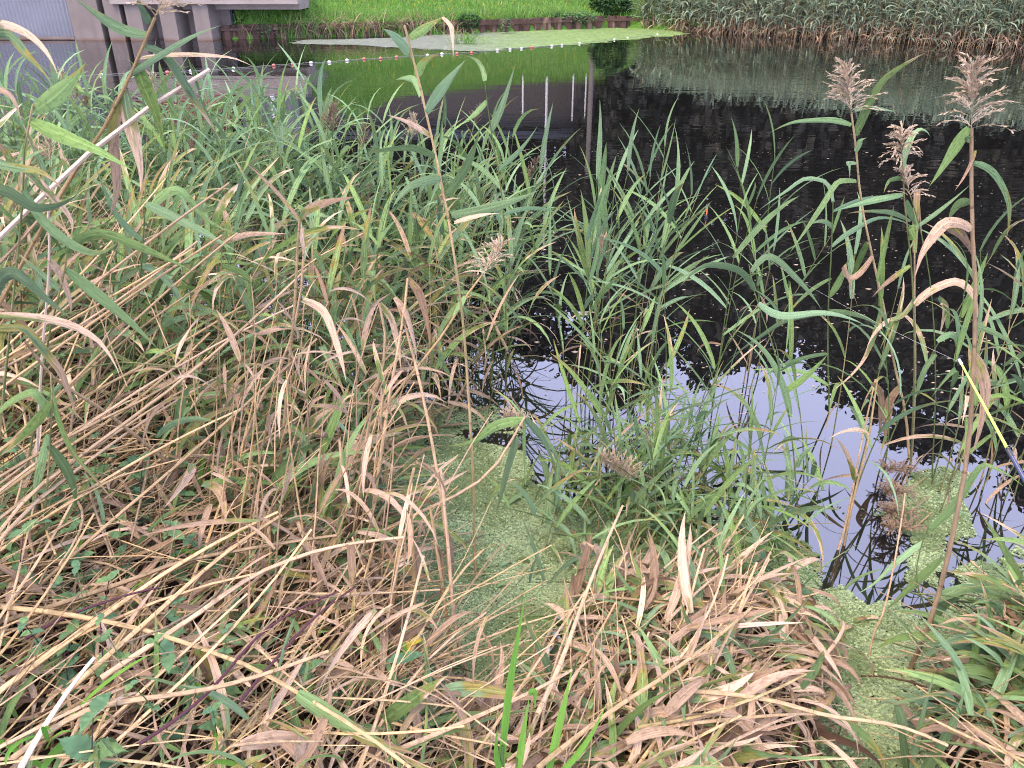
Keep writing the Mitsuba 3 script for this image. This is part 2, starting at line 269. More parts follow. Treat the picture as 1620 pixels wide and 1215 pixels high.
# hero plants: lines read off the photograph, given their own distance (Y of the foot end, Y of the tip end)
def hero(label, stem, y0, y1, rad=0.0045, st=11, leaves=(), head=None, name='common_reed', cat='reed', group=None, ext=True, n=14):
    rng = np.random.default_rng(zlib.crc32(label.encode()))
    pts = np.array(stem, float); d = np.concatenate([[0], np.cumsum(np.linalg.norm(np.diff(pts, axis=0), axis=1))]); fr = d / d[-1]
    if y0 < 0: W = np.array([onz(x, y, -y0 - (y1 - y0) * q) for (x, y), q in zip(pts, fr)])      # lying: heights instead of distances
    else: W = np.array([at(x, y, y0 + (y1 - y0) * q) for (x, y), q in zip(pts, fr)])      # foot first
    if ext:
        foot = W[0].copy(); dirn = norm(W[0] - W[1]); dirn[2] = min(dirn[2], -0.5); dirn = norm(dirn); add = []
        for _ in range(40):
            g = gz(foot[0], foot[1])
            if foot[2] < max(g, -0.05) - 0.03: break
            foot = foot + dirn * 0.08; add.append(foot.copy())
        if add: W = np.vstack([add[-1][None], W])
    P = spline(W, n); k = thing(name, label, cat, group)
    v, f, u = tubes(P[None], (rad * np.linspace(1, 0.55, n))[None], seeds(1), [st], 6); veg_part(k, 'stem', v[0], f, u[0])
    for lf in leaves:
        pl, w, ty = lf[:3]; ext_d = lf[3] if len(lf) > 3 else rng.uniform(-.12, .12)
        q = np.array(pl, float); q0 = q[0]; near = np.argmin(np.linalg.norm(pts - q0, axis=1)); yb = W[near - len(pts)][1]
        # the blade starts on the stem: depth of the nearest stem point
        dd = np.linalg.norm(P - at(*q0, yb), axis=1); yb = P[np.argmin(dd)][1]
        L2 = np.concatenate([[0], np.cumsum(np.linalg.norm(np.diff(q, axis=0), axis=1))]); L2 = L2 / L2[-1]
        C_ = spline([at(x, y, yb + ext_d * t) for (x, y), t in zip(q, L2)], 14)[None]
        Tn = norm(np.gradient(C_, axis=1)); toward = norm(CAM - C_); S = norm(np.cross(Tn, toward)); U = np.cross(Tn, S)
        tw = (rng.uniform(-.75, .75) + rng.uniform(-.7, .7) * np.linspace(0, 1, 14))[None, :, None]; S = S * np.cos(tw) + U * np.sin(tw)
        v, f, u = ribbons(C_, leaf_width([w * .9], 14, 1.0) * (1 + 0.08 * np.sin(np.linspace(0, 9, 14) + rng.uniform(0, 6)))[None], S, seeds(1), [ty], fold=.3)
        veg_part(k, 'leaf', v[0], f, u[0])
    if head: veg_part(k, 'flower_head', *panicle(P[-1], P[-1] - P[-2], head[0], rng, head[1], head[2]))
    return k

# ------------------------------------------------------------------ far side of the pond
def extrude(poly, z0, z1):
    m = trimesh.creation.extrude_polygon(Polygon(poly), z1 - z0, engine='earcut'); m.apply_translation((0, 0, z0)); return m
def sheet_wall(key, p0, p1, period, front, slope, depth, z0, z1, mat, rng, jit=0.02):
    """Driven steel piles, each a child of the wall: a folded plate standing proud and stepping back."""
    p0, p1 = np.asarray(p0, float), np.asarray(p1, float); L = np.linalg.norm(p1 - p0); t = (p1 - p0) / L; o = np.array([t[1], -t[0]])
    for k in range(int(L / period)):
        prof = [(0, 0), (slope, depth), (slope + front, depth), (2 * slope + front, 0), (period - .004, 0)]
        ring = prof + [(a, b - 0.03) for a, b in prof[::-1]]
        q = [tuple(p0 + t * (k * period + a) + o * b) for a, b in ring]
        part(key, 'pile', extrude(q, z0, z1 + rng.uniform(-jit, jit)), mat)
rg = np.random.default_rng(11)
shed = thing('metal_clad_shed', 'blue grey shed clad in fine upright metal ribs at the water edge', 'building')
xs = np.arange(-32, -14.45, 0.064); zig = np.where(np.arange(len(xs)) % 2, 0.02, 0.0)
prof = np.c_[xs, 28.5 - zig]; ringp = np.vstack([prof, [[-14.45, 34.0], [-32, 34.0]]])
part(shed, 'cladding', extrude(ringp, -0.4, 6.5), 'clad_material'); part(shed, 'roof', box(-32.3, -14.2, 28.1, 34.3, 6.503, 6.7), 'dark_paint')
part(shed, 'base_rail', box(-32, -14.46, 28.38, 28.47, 0.02, 0.10), 'steel_material')
pier = thing('steel_pier', 'grey sheet piled pier with a pale concrete capping beam above the water', 'pier')
for x0, x1 in ((-14.4, -13.45), (-13.25, -12.75)): part(pier, 'pillar', box(x0, x1, 28.3, 29.2, -0.5, 1.6), 'steel_material')
part(pier, 'recess_panel', box(-14.6, -9.42, 29.25, 29.4, -0.5, 1.06), 'blue_metal')
sheet_wall(pier, (-12.7, 29.0), (-9.35, 29.0), 1.10, 0.50, 0.14, 0.75, -0.5, 1.07, 'steel_material', rg, 0.0)
part(pier, 'capping_beam', box(-12.95, -6.9, 28.15, 28.75, 1.085, 1.72), 'concrete_material')
part(pier, 'deck', box(-14.4, -7.0, 28.76, 36, 0.9, 1.55), 'concrete_material')
cont = thing('red_container', 'red steel container standing on the pier deck, mirrored in the water', 'container')
xc = np.arange(-14.0, -10.35, 0.14); pr = np.c_[xc, 30.2 - 0.04 * (np.arange(len(xc)) % 2)]
part(cont, 'wall', extrude(np.vstack([pr, [[xc[-1], 32.4], [-14.0, 32.4]]]), 1.56, 3.1), 'red_paint'); part(cont, 'roof', box(-14.05, -10.35, 30.1, 32.45, 3.103, 3.16), 'red_paint')
hut = thing('grey_hut', 'small blue grey ribbed hut with a white downpipe beside the red container', 'hut')
xc = np.arange(-10.2, -7.9, 0.1); pr = np.c_[xc, 31.0 - 0.03 * (np.arange(len(xc)) % 2)]
part(hut, 'wall', extrude(np.vstack([pr, [[xc[-1], 33.4], [-10.2, 33.4]]]), 1.56, 4.2), 'clad_material'); part(hut, 'roof', box(-10.4, -7.7, 30.8, 33.6, 4.203, 4.35), 'dark_paint')
part(hut, 'downpipe', trimesh.creation.cylinder(0.09, 2.64, sections=12, transform=trimesh.transformations.translation_matrix((-8.9, 30.86, 2.88))), 'white_paint')

quay = thing('retaining_wall', 'low rusty sheet pile wall holding back the grassy bank', 'wall')
for a, b in zip(WALL[:-1], WALL[1:]): sheet_wall(quay, a, b, 0.46, 0.17, 0.10, 0.13, -0.5, 0.44, 'rust_material', rg, 0.012)
for a, b in zip(WALL[:-1], WALL[1:]):
    t = norm(b - a); o = np.array([t[1], -t[0]]); rail = [tuple(a + o * .16), tuple(b + o * .16), tuple(b + o * .135), tuple(a + o * .135)]
    part(quay, 'waling_rail', extrude(rail, 0.26, 0.34), 'rust_material')

hall = thing('brown_hall', 'long dark brown hall behind the bank, seen mirrored in the pond', 'building')
part(hall, 'wall', box(-12, 4.6, 46, 53, 2.0, 6.0), 'brown_wall'); part(hall, 'roof', extrude([(-12.3, 45.6), (4.9, 45.6), (4.9, 53.4), (-12.3, 53.4)], 6.003, 6.4), 'dark_paint')

def tube_mesh(pts, rad, sides=8):
    P = np.asarray(pts, float)[None]; v, f, u = tubes(P, np.broadcast_to(np.asarray(rad, float), (1, len(pts))), [0], [0], sides); return trimesh.Trimesh(v[0], f, process=False)
def mast(px, py_top, Y_, rad, label, mat='pale_bark'):
    top = -at(px, py_top, Y_); x = at(px, py_top, Y_)[0]; k = thing('white_post', label, 'post'); z0 = gz(x, Y_)
    put(k, trimesh.util.concatenate([tube_mesh([[x, Y_, z0 - .3], [x, Y_, (z0 + top[2]) / 2], [x, Y_, top[2]]], [rad * .7, rad * .7, rad * .6], 10), trimesh.creation.icosphere(2, rad * .9).apply_translation((x, Y_, top[2]))]), mat, 30)
mast(860, 400, 44.2, 0.10, 'tall slender white mast mirrored as one long wavering line')
mast(827, 178, 43.0, 0.07, 'short white post mirrored just to the left of the tall mast')
mast(905, 190, 43.2, 0.06, 'thin white post mirrored to the right of the tall mast')
mast(925, 185, 43.4, 0.06, 'thin pale blue white post mirrored next to the grey lamp column')
mast(668, 160, 43.0, 0.05, 'thin pale post mirrored far to the left of the tall mast')
x940 = at(941, 0, 36.5)[0]
k = thing('grey_column', 'grey steel column rising from the grass beside the dark bush', 'post')
put(k, tube_mesh([[x940, 36.5, 0.8], [x940, 36.5, 3], [x940, 36.5, 6.3]], [.11, .11, .10], 10), 'steel_material', 30)

def tree(x, y, H, cr, label, rng, low=0.06):
    z0 = gz(x, y); k = thing('pond_tree', label, 'tree', 'tall trees mirrored in the pond')
    tr = [tube_mesh(spline([[x, y, z0 - .3], [x + rng.normal(0, .2), y, z0 + H * .4], [x + rng.normal(0, .4), y, z0 + H * .9]], 8), np.linspace(.32, .05, 8), 7)]
    for q in range(9):
        h = H * rng.uniform(.25, .8); a = rng.uniform(0, 6.28); e = np.array([math.cos(a), math.sin(a), .6]) * cr * rng.uniform(.5, .8)
        tr.append(tube_mesh(spline([[x, y, z0 + h], np.array([x, y, z0 + h]) + e * .5 - [0, 0, .2], np.array([x, y, z0 + h]) + e], 6), np.linspace(.13, .03, 6), 5))
    part(k, 'trunk', trimesh.util.concatenate(tr), 'bark_material', 40)
    nc = 120; t = rng.uniform(low, 1, nc); a = rng.uniform(0, 6.28, nc); prof = np.sin(np.clip((t - low) / (1 - low), .03, .97) * math.pi) ** .6 * (1.1 - .35 * t)
    rr = cr * prof * rng.uniform(.25, 1.0, nc) ** .6
    C_ = np.stack([x + rr * np.cos(a), y + rr * np.sin(a), z0 + H * t], -1); m_ = 46
    Q = (C_[:, None] + rng.normal(0, .55, (nc, m_, 3)) * [1, 1, .7]).reshape(-1, 3); N_ = norm(rng.normal(0, 1, Q.shape)); A_ = norm(np.cross(N_, rng.normal(0, 1, Q.shape))); B_ = np.cross(N_, A_)
    w = rng.uniform(.2, .42, (len(Q), 1)); V = np.stack([Q - A_ * w, Q + B_ * w * .6, Q + A_ * w, Q - B_ * w * .6], 1).reshape(-1, 3)
    f = (np.arange(len(Q)) * 4)[:, None, None] + np.array([[0, 1, 2], [0, 2, 3]])[None]
    part(k, 'crown', (V, f.reshape(-1, 3)), 'tree_leaf')
rt = np.random.default_rng(5)
SKX = [-24, -16, -9, -2.7, 1.8, 6.4, 11.1, 15.4, 19.9, 24.2, 27.9, 31.7, 36, 41, 50]; SKH = [13, 17, 20.3, 22.2, 23, 25, 26.4, 23.8, 23.6, 26.8, 29, 31, 32, 36, 38]
def top_at(x, y): k_ = 50 / y; return (np.interp(x * k_, SKX, SKH) + 2.2) / k_ - 2.2
for x in np.arange(-16, 50, 3.0): tree(x + rt.normal(0, .4), y_ := 55 + rt.normal(0, 1.2), top_at(x, y_) - gz(x, y_) - rt.uniform(.3, 1.8), 4.6, 'tall dark tree behind the far bank, mirrored in the pond', rt)
for x in np.arange(8, 44, 4.0): tree(x + rt.normal(0, .8), y_ := 43 + rt.normal(0, 1.2), top_at(x, y_) - gz(x, y_) - rt.uniform(1.5, 5), 4.4, 'tall dark tree behind the reed bed, mirrored in the pond', rt, .04)
for x in (-38, -33, -27, -20): tree(x, 58, 13 + rt.uniform(0, 3), 4.5, 'lower dark tree behind the metal shed', rt)

def hedge(label, line, hh, n, rng):
    k = thing('hedge', label, 'hedge'); t = rng.uniform(0, 1, n)[:, None]; Q = np.asarray(line[0]) * (1 - t) + np.asarray(line[1]) * t; h = rng.uniform(0, 1, n) ** .8 * hh * (.75 + .5 * meshkit.noise(np.c_[Q * .5, 0 * t], 2)); dd = rng.normal(0, .6, (n, 2)) * (1.1 - .6 * h / hh / 1.3)[:, None]
    Q = np.c_[Q + dd, ground_z(*Q.T) + h]; N_ = norm(rng.normal(0, 1, Q.shape)); A_ = norm(np.cross(N_, rng.normal(0, 1, Q.shape))); B_ = np.cross(N_, A_); w = rng.uniform(.15, .38, (n, 1))
    V = np.stack([Q - A_ * w, Q + B_ * w * .6, Q + A_ * w, Q - B_ * w * .6], 1).reshape(-1, 3); f = (np.arange(n) * 4)[:, None, None] + np.array([[0, 1, 2], [0, 2, 3]])[None]
    part(k, 'foliage', (V, f.reshape(-1, 3)), 'tree_leaf'); labels[k + '__foliage'] = {'kind': 'stuff'}
    st = [tube_mesh(spline([[x, y, gz(x, y) - .2], [x + rng.normal(0, .2), y, gz(x, y) + hh * .5], [x + rng.normal(0, .4), y + .2, gz(x, y) + hh * .9]], 5), np.linspace(.07, .02, 5), 5) for x, y in (np.asarray(line[0]) * (1 - u) + np.asarray(line[1]) * u for u in np.linspace(0.02, .98, 16))]
    part(k, 'stems', trimesh.util.concatenate(st), 'bark_material'); labels[k + '__stems'] = {'kind': 'stuff'}
hedge('tall dark hedge behind the brown hall', [(-24, 57.5), (10, 57.5)], 15, 34000, rt); hedge('tall dark thicket behind the far reed bed', [(8, 44), (44, 38)], 6.0, 11000, rt); hedge('dark thicket closing the gap beside the brown hall', [(3.5, 47.0), (13, 45.5)], 7.5, 5000, rt)

# grass of the far bank
def blades(n, xr, yr, hh, ww, ty, rng, zfun=None, keep=None):
    x = rng.uniform(*xr, n); y = rng.uniform(*yr, n)
    if keep is not None: q = keep(x, y); x, y = x[q], y[q]
    z = ground_z(x, y); n = len(x); a = rng.uniform(0, 6.28, n); h = rng.uniform(*hh, n); w = rng.uniform(*ww, n)
    B_ = np.stack([x, y, z - .02], -1); d = np.stack([np.cos(a), np.sin(a), 0 * a], -1); tip = B_ + np.stack([rng.normal(0, .35, n) * h, rng.normal(0, .35, n) * h, h], -1)
    V = np.stack([B_ - d * w[:, None], B_ + d * w[:, None], tip], 1).reshape(-1, 3); s_ = seeds(n)
    if ty == 25: ty = np.where(meshkit.fbm(np.c_[x * .45, y * .45, 0 * x], 4, 9) + rng.normal(0, .1, n) > .56, 29, 25); ty = np.where(rng.uniform(size=n) < .12, 4, ty)
    ty = np.broadcast_to(ty, (n,)).astype(float)
    U = np.stack([np.stack([s_ + .1, ty + .1], -1), np.stack([s_ + .9, ty + .1], -1), np.stack([s_ + .5, ty + .9], -1)], 1).reshape(-1, 2)
    return V, np.arange(3 * n).reshape(-1, 3), U
def on_bank(x, y):
    p_ = shapely.points(x, y); return shapely.contains(far_land, p_) & (shapely.distance(far_land.exterior, p_) > .1) & (x > -9.35) & (x < 7.5)
rb = np.random.default_rng(21)
g1 = join([blades(100000, (-9.5, 7.5), (28.5, 45.6), (.07, .22), (.012, .03), 25, rb, keep=on_bank), blades(26000, (-9.3, 6), (28.6, 34), (.2, .5), (.012, .024), 25, rb, keep=lambda x, y: on_bank(x, y) & (shapely.distance(far_land.exterior, shapely.points(x, y)) < .8))])
put(thing('grass', 'bright green grass growing on the far bank', 'grass', kind='stuff'), g1[:2], 'plant_material', uv=g1[2])
g2 = blades(420, (-6, 5.5), (30, 40), (.12, .26), (.02, .03), 28, rb, keep=on_bank)
put(thing('meadow_flowers', 'tiny yellow flowers dotted over the far grass', 'flowers', kind='stuff'), g2[:2], 'plant_material', uv=g2[2])

# sedge clumps and creepers along the wall
def sedge(px, py, label, n, hh, rng, dry=.35, name='sedge_clump'):
    b = onz(px, py, 0.0); b[2] = max(gz(b[0], b[1]), 0) - .05; k = thing(name, label, 'sedge', 'sedges along the rusty wall')
    O = b + np.c_[rng.normal(0, .22, n), rng.normal(0, .12, n), np.zeros(n)]
    P, S = leaf_curves(O, rng.uniform(0, 6.28, n), rng.uniform(1.0, 1.5, n), hh * rng.uniform(.6, 1.2, n), rng.uniform(.5, 2.0, n), rng.uniform(-.3, .3, n), rng.uniform(-1, 1, n), n=6)
    ty = np.where(rng.uniform(size=n) < dry, 9, rng.choice([29, 29, 4], n)); v = flat(ribbons(P, leaf_width(rng.uniform(.014, .028, n), 6), S, seeds(n), ty, cols=2))
    veg_part(k, 'blades', *v); labels[k + '__blades'] = {'kind': 'stuff'}
for i_, px in enumerate((455, 480, 505, 528, 552, 575, 598, 622, 648, 672, 700)): sedge(px, 60 - i_ * .6, 'tall yellow green sedge clump with straw brown foot below the grassy bank', 90, 1.0, rb, .45)
sedge(740, 70, 'small bright yellow green sedge tuft standing out in the floating weed', 70, .62, rb, .05)
sedge(398, 61, 'sparse grass tuft in front of the pier end', 25, .9, rb, .6)
def bush(name, label, cat, c, rxyz, n, size, ty, rng):
    k = thing(name, label, cat); d = norm(rng.normal(0, 1, (n, 3))) * rng.uniform(.35, 1, (n, 1)) ** .4
    d = d * (1 + .35 * (meshkit.noise(d * 2.3 + 5, 2)[:, None] - .5)); O = np.asarray(c) + d * rxyz
    P, S = leaf_curves(O, np.arctan2(d[:, 1], d[:, 0]) + rng.normal(0, .8, n), rng.uniform(-.3, .6, n), size * rng.uniform(.6, 1.3, n), rng.uniform(.2, 1, n), rng.uniform(-.3, .3, n), rng.uniform(-1, 1, n), n=4)
    veg_part(k, 'leaves', *flat(ribbons(P, leaf_width(size * rng.uniform(.4, .6, n), 4, .5), S, seeds(n), np.full(n, ty), cols=3))); labels[k + '__leaves'] = {'kind': 'stuff'}
    tw = [np.asarray(spline([np.asarray(c) - [0, 0, rxyz[2]], np.asarray(c) + (q - [0, 0, .2]) * rxyz * .5, np.asarray(c) + q * rxyz * .9], 6)) for q in norm(rng.normal(0, 1, (9, 3)))]
    veg_part(k, 'branches', *flat(tubes(np.array(tw), np.linspace(.02, .004, 6)[None].repeat(9, 0), seeds(9), np.full(9, 23), 5)))
b_ = onz(962, 43); bush('dark_bush', 'dense dark green bush between the grass slope and the reed bed', 'bush', b_ + [0.15, .5, 0.75], (.75, .7, 1.1), 1500, .2, 27, rb)
b_ = onz(744, 54); bush('ivy', 'dark ivy clump hanging over the rusty wall', 'ivy', b_ + [0, -.1, .42], (.38, .25, .28), 420, .11, 27, rb)
for px, wh in ((866, 'leftmost of four'), (886, 'second of four from the left'), (905, 'third of four from the left'), (925, 'nearest the dark bush')): b_ = onz(px, 46); bush('bramble', f'trailing bramble on the rusty wall, {wh}', 'bramble', b_ + [0, -.05, .42], (.4, .25, .2), 170, .11, 22, rb)
for px in (800, 652, 420): b_ = onz(px, 53 if px > 600 else 62); bush('bramble', {800: 'little green creeper on the rusty wall right of the ivy', 652: 'green creeper beside the last tall sedge clump', 420: 'low creeper at the pier end of the rusty wall'}[px], 'bramble', b_ + [0, -.05, .3], (.22, .15, .25), 110, .09, 22, rb)

# reed bed on the far side: one mass
def along(line, t):
    d = np.concatenate([[0], np.cumsum([np.linalg.norm(b - a) for a, b in zip(line[:-1], line[1:])])]); q = t * d[-1]; k = np.clip(np.searchsorted(d, q) - 1, 0, len(line) - 2)
    a, b = line[k], line[k + 1]; u = (q - d[k]) / (d[k + 1] - d[k]); t_ = norm(b - a); return a + (b - a) * u, np.array([-t_[1], t_[0]])
def far_tone(ps): return [(nm, v, f, np.c_[u[:, 0], np.where(u[:, 1] < 6, 31 + u[:, 1] % 1, u[:, 1])]) for nm, v, f, u in ps]
rf = np.random.default_rng(31); far_parts = []
for q in range(2300):
    p, o = along(REEDLINE[:5], rf.uniform(0, 1)); dep = 3.4 * rf.uniform() ** 1.5 - .15 + .35 * (meshkit.noise(np.array([p[0] * .6, 0, 0]), 4) - .5); b = p + o * dep
    H = rf.uniform(1.5, 2.35) * (1 - .35 * (dep < .35) * rf.uniform())
    for nm, v, f, u in far_tone(reed_parts((b[0], b[1], -.05), H, rf.uniform(0, 6.28), rf.uniform(.05, .45), rf, sen=-.12, n_leaf=9, e_up=.9, droop=1.6, Ls=.52, Ws=.055, rad=.009, stem_type=16, low=.17, wind=math.pi * 1.2, windamt=.3, detail=5, dead_low=2, sides=3)): far_parts.append((v, f, u))
fr_ = join(far_parts); put(thing('far_reeds', 'dense grey green reed bed with brown foot on the far shore', 'reeds', kind='stuff'), fr_[:2], 'plant_material', smooth=True, uv=fr_[2])
del far_parts

# floating weed beyond
def weed_colour(p, n, uv):
    k = mikit.fbm(p.x * 1.2, p.y * 2.0, 2, 4); g = mikit.smoothstep(-3.2, 2.2, p.x + 2.4 * (k - .5))
    return mikit.mix((0.20, 0.225, 0.17), (0.20, 0.30, 0.10), g) * (0.8 + 0.4 * mikit.noise(p.x * 9, p.y * 9, 1))
scene['weed_material'] = {'type': 'twosided', 'bsdf': {'type': 'roughplastic', 'alpha': 0.25, 'int_ior': 1.3, 'diffuse_reflectance': mikit.proc(weed_colour)}}
wp = Polygon([zpt(*q, 0) for q in ((448, 68), (500, 62.5), (560, 62), (640, 59), (700, 55), (850, 48), (960, 44.5), (1040, 46), (1088, 54), (1012, 62), (940, 69), (850, 74.5), (800, 78), (757, 81), (690, 79), (650, 77), (560, 72), (500, 70))])
wp = wp.buffer(0); ring = np.array([(wp.exterior.interpolate(t, normalized=True)).coords[0] for t in np.linspace(0, 1, 1500, endpoint=False)])
ring = ring + (np.stack([meshkit.fbm(np.c_[ring * 1.5, ring[:, :1] * 0], 3, 1), meshkit.fbm(np.c_[ring * 1.5, ring[:, :1] * 0], 3, 2)], -1) - .5) * [.7, .5] + (np.stack([meshkit.noise(np.c_[ring * 9, ring[:, :1] * 0], 4), meshkit.noise(np.c_[ring * 9, ring[:, :1] * 0], 6)], -1) - .5) * [.5, .28]
wq = Polygon(ring).buffer(0); wq = max(getattr(wq, 'geoms', [wq]), key=lambda g: g.area).simplify(.01); wm = trimesh.creation.triangulate_polygon(wq, engine='earcut')
put(thing('floating_weed', 'pale green sheet of floating weed in front of the rusty wall', 'weed', kind='stuff'), (np.c_[wm[0], np.full(len(wm[0]), .006)], wm[1]), 'weed_material')

# float line across the swimming water
FL = [(160, 118, 'w'), (265, 114, 'r'), (302, 112, 'w'), (369, 108, 'w'), (433, 103, 'r'), (463, 101, 'r'), (492, 99, 'w'), (521, 98, 'w'), (549, 95, 'w'), (576, 93, 'r'), (602, 92, 'r'), (627, 90, 'r'), (676, 87, 'w'), (699, 85, 'w'), (723, 84, 'r'), (746, 83, 'r'),
      (787, 79, 'w'), (807, 77.5, 'w'), (825, 76, 'w'), (841, 74.5, 'r'), (873, 72.5, 'w'), (889, 71, 'w'), (917, 68, 'w'), (972, 62.5, 'w'), (993, 60, 'w'), (1040, 54.5, 'w')]
rp = [onz(x, y, .015) for x, y, _ in FL]
put(thing('float_rope', 'thin grey rope stringing the red and white floats across the pond', 'rope'), tube_mesh(spline([onz(90, 122, .01)] + rp, 90), .006, 5), 'rope_material', 60)
prof = np.array([[.001, -.075], [.022, -.07], [.026, -.06], [.045, -.04], [.054, 0], [.045, .04], [.026, .06], [.022, .07], [.001, .075]]) * .62
for q, (x, y, c) in enumerate(FL):
    p = onz(x, y, .022); d = norm(rp[min(q + 1, len(rp) - 1)] - rp[max(q - 1, 0)]); mfl = trimesh.creation.revolve(prof, sections=16); mfl.apply_transform(trimesh.geometry.align_vectors([0, 0, 1], d)); mfl.apply_translation(p)
    ww = 'pale' if c == 'w' else 'faded red'
    kf = thing('rope_float', f'{ww} egg shaped float threaded on the rope across the pond', 'float', f'{ww} floats on the swimming line'); put(kf, mfl, 'float_white' if c == 'w' else 'float_red', 40)
# ------------------------------------------------------------------ reeds that can be told apart, first the right side
hero('tall right reed with pinkish flower head and one leaf pointing at the far shore', [(1440, 745), (1438, 720), (1433, 658), (1413, 568), (1400, 495), (1380, 405), (1362, 317), (1352, 213), (1347, 180)], 3.35, 3.2, .0065, 15,
     [([(1347, 198), (1310, 190), (1265, 192), (1218, 210)], .024, 2), ([(1353, 215), (1368, 180), (1395, 130), (1430, 103), (1465, 83)], .036, 3), ([(1352, 175), (1370, 170), (1395, 172), (1418, 178)], .02, 0), ([(1353, 240), (1362, 222), (1371, 218)], .03, 0),
      ([(1355, 258), (1342, 258), (1344, 285)], .024, 1), ([(1355, 286), (1330, 285), (1300, 325), (1270, 370), (1248, 402)], .034, 1), ([(1380, 405), (1345, 440), (1335, 420), (1358, 487)], .03, 9), ([(1395, 480), (1370, 560), (1315, 620)], .032, 6), ([(1423, 612), (1405, 640), (1400, 680), (1405, 712)], .05, 9)], head=(.22, 20, 1.0))
hero('tallest reed at the far right, bare straw stem crowned by a buff flower head', [(1423, 1110), (1443, 1050), (1467, 997), (1497, 893), (1517, 798), (1530, 725), (1538, 618), (1542, 538), (1543, 445), (1540, 405), (1537, 300), (1537, 203)], 1.96, 2.3, .0095, 19,
     [([(1532, 202), (1515, 225), (1490, 265), (1470, 295)], .036, 1), ([(1540, 258), (1560, 265), (1585, 295), (1596, 330), (1590, 384)], .024, 3), ([(1537, 222), (1531, 219), (1543, 217)], .02, 0), ([(1543, 238), (1530, 270), (1510, 302)], .012, 8), ([(1535, 320), (1520, 322), (1500, 350)], .03, 2),
      ([(1537, 365), (1500, 352), (1475, 375), (1455, 410), (1447, 440)], .036, 9), ([(1495, 353), (1520, 370), (1537, 404)], .034, 8), ([(1541, 560), (1555, 590), (1560, 630), (1545, 700), (1535, 722)], .036, 9), ([(1540, 515), (1570, 525), (1620, 560)], .018, 2)], head=(.2, 20, .9))
hero('reed between the two tallest, its purplish flower head nodding left', [(1440, 750), (1447, 560), (1440, 400), (1432, 330), (1428, 262)], 3.2, 3.0, .005, 13,
     [([(1428, 268), (1440, 220), (1455, 204), (1472, 216)], .028, 0), ([(1428, 283), (1410, 285), (1398, 306)], .024, 2), ([(1430, 308), (1380, 318), (1320, 334)], .028, 0), ([(1433, 318), (1442, 340), (1451, 362)], .03, 2), ([(1440, 365), (1490, 330), (1535, 292)], .02, 1), ([(1441, 380), (1443, 360), (1450, 395)], .04, 2), ([(1440, 350), (1400, 335), (1340, 338)], .02, 3), ([(1440, 420), (1400, 450), (1380, 470)], .024, 7)], head=(.17, 20, 1.4))
hero('slim reed stem with a small buff side flower head by the tallest reeds', [(1475, 745), (1480, 600), (1468, 420), (1442, 315)], 3.15, 3.0, .0035, 12, [([(1447, 482), (1480, 455), (1513, 445), (1537, 462), (1546, 507)], .04, 9), ([(1483, 540), (1500, 530), (1512, 575)], .03, 1), ([(1485, 470), (1497, 490), (1487, 530)], .03, 6), ([(1480, 560), (1460, 590), (1445, 640)], .03, 1)], head=(.15, 20, .9))
hero('dry straw stem standing straight amid the right hand reeds', [(1440, 745), (1445, 680), (1448, 580), (1447, 480), (1447, 395)], 3.3, 3.25, .006, 19, [([(1447, 400), (1450, 300), (1460, 395)], .03, 8), ([(1447, 470), (1425, 500), (1400, 510), (1370, 555)], .03, 7)])
hero('leftmost green reed of the right hand group, long blades arching left', [(1312, 660), (1310, 498), (1315, 400), (1318, 318)], 3.8, 3.7, .005, 11,
     [([(1318, 320), (1300, 285), (1280, 282), (1240, 305), (1200, 333)], .022, 0), ([(1318, 362), (1300, 350), (1280, 356)], .026, 0), ([(1318, 335), (1370, 315), (1430, 308)], .026, 0), ([(1316, 390), (1350, 365), (1395, 345), (1450, 365)], .03, 1), ([(1310, 495), (1250, 505), (1200, 535), (1150, 570)], .034, 0), ([(1310, 492), (1360, 500), (1400, 525)], .03, 0), ([(1310, 560), (1260, 570), (1190, 610)], .026, 0), ([(1315, 440), (1270, 470), (1235, 515)], .02, 3), ([(1312, 610), (1250, 585), (1180, 585)], .028, 1), ([(1312, 470), (1330, 440), (1345, 405)], .035, 1)])
hero('slender dark green reed leaning left over the mirrored sky', [(1266, 880), (1262, 805), (1247, 648), (1227, 560), (1193, 460), (1185, 420)], 2.75, 2.9, .0035, 12, [([(1250, 660), (1235, 600), (1200, 545), (1160, 520)], .03, 0), ([(1240, 620), (1270, 600), (1310, 560)], .03, 1), ([(1262, 740), (1280, 710), (1292, 705)], .024, 1), ([(1193, 460), (1160, 425), (1120, 420), (1075, 455)], .036, 0), ([(1200, 480), (1240, 500), (1300, 495), (1370, 515)], .032, 0), ([(1188, 430), (1215, 405), (1260, 440), (1300, 490)], .03, 0)])
hero('broken straw stem slanting into the water left of the tallest reed', [(1330, 890), (1350, 790), (1375, 690), (1388, 600)], 2.65, 2.8, .006, 18, [([(1380, 606), (1392, 620), (1393, 660), (1390, 697)], .03, 9), ([(1375, 690), (1350, 680), (1310, 695)], .02, 8)])
hero('second broken straw stem crossing the first above their dark mirror images', [(1312, 905), (1335, 840), (1365, 690), (1385, 600)], 2.6, 2.9, .0055, 17, [([(1350, 760), (1340, 720), (1320, 690)], .03, 7)])
hero('thin reed rising through the duckweed in the lower right pool', [(1370, 1087), (1380, 1010), (1398, 967), (1423, 843), (1432, 780)], 2.0, 2.3, .0045, 17)
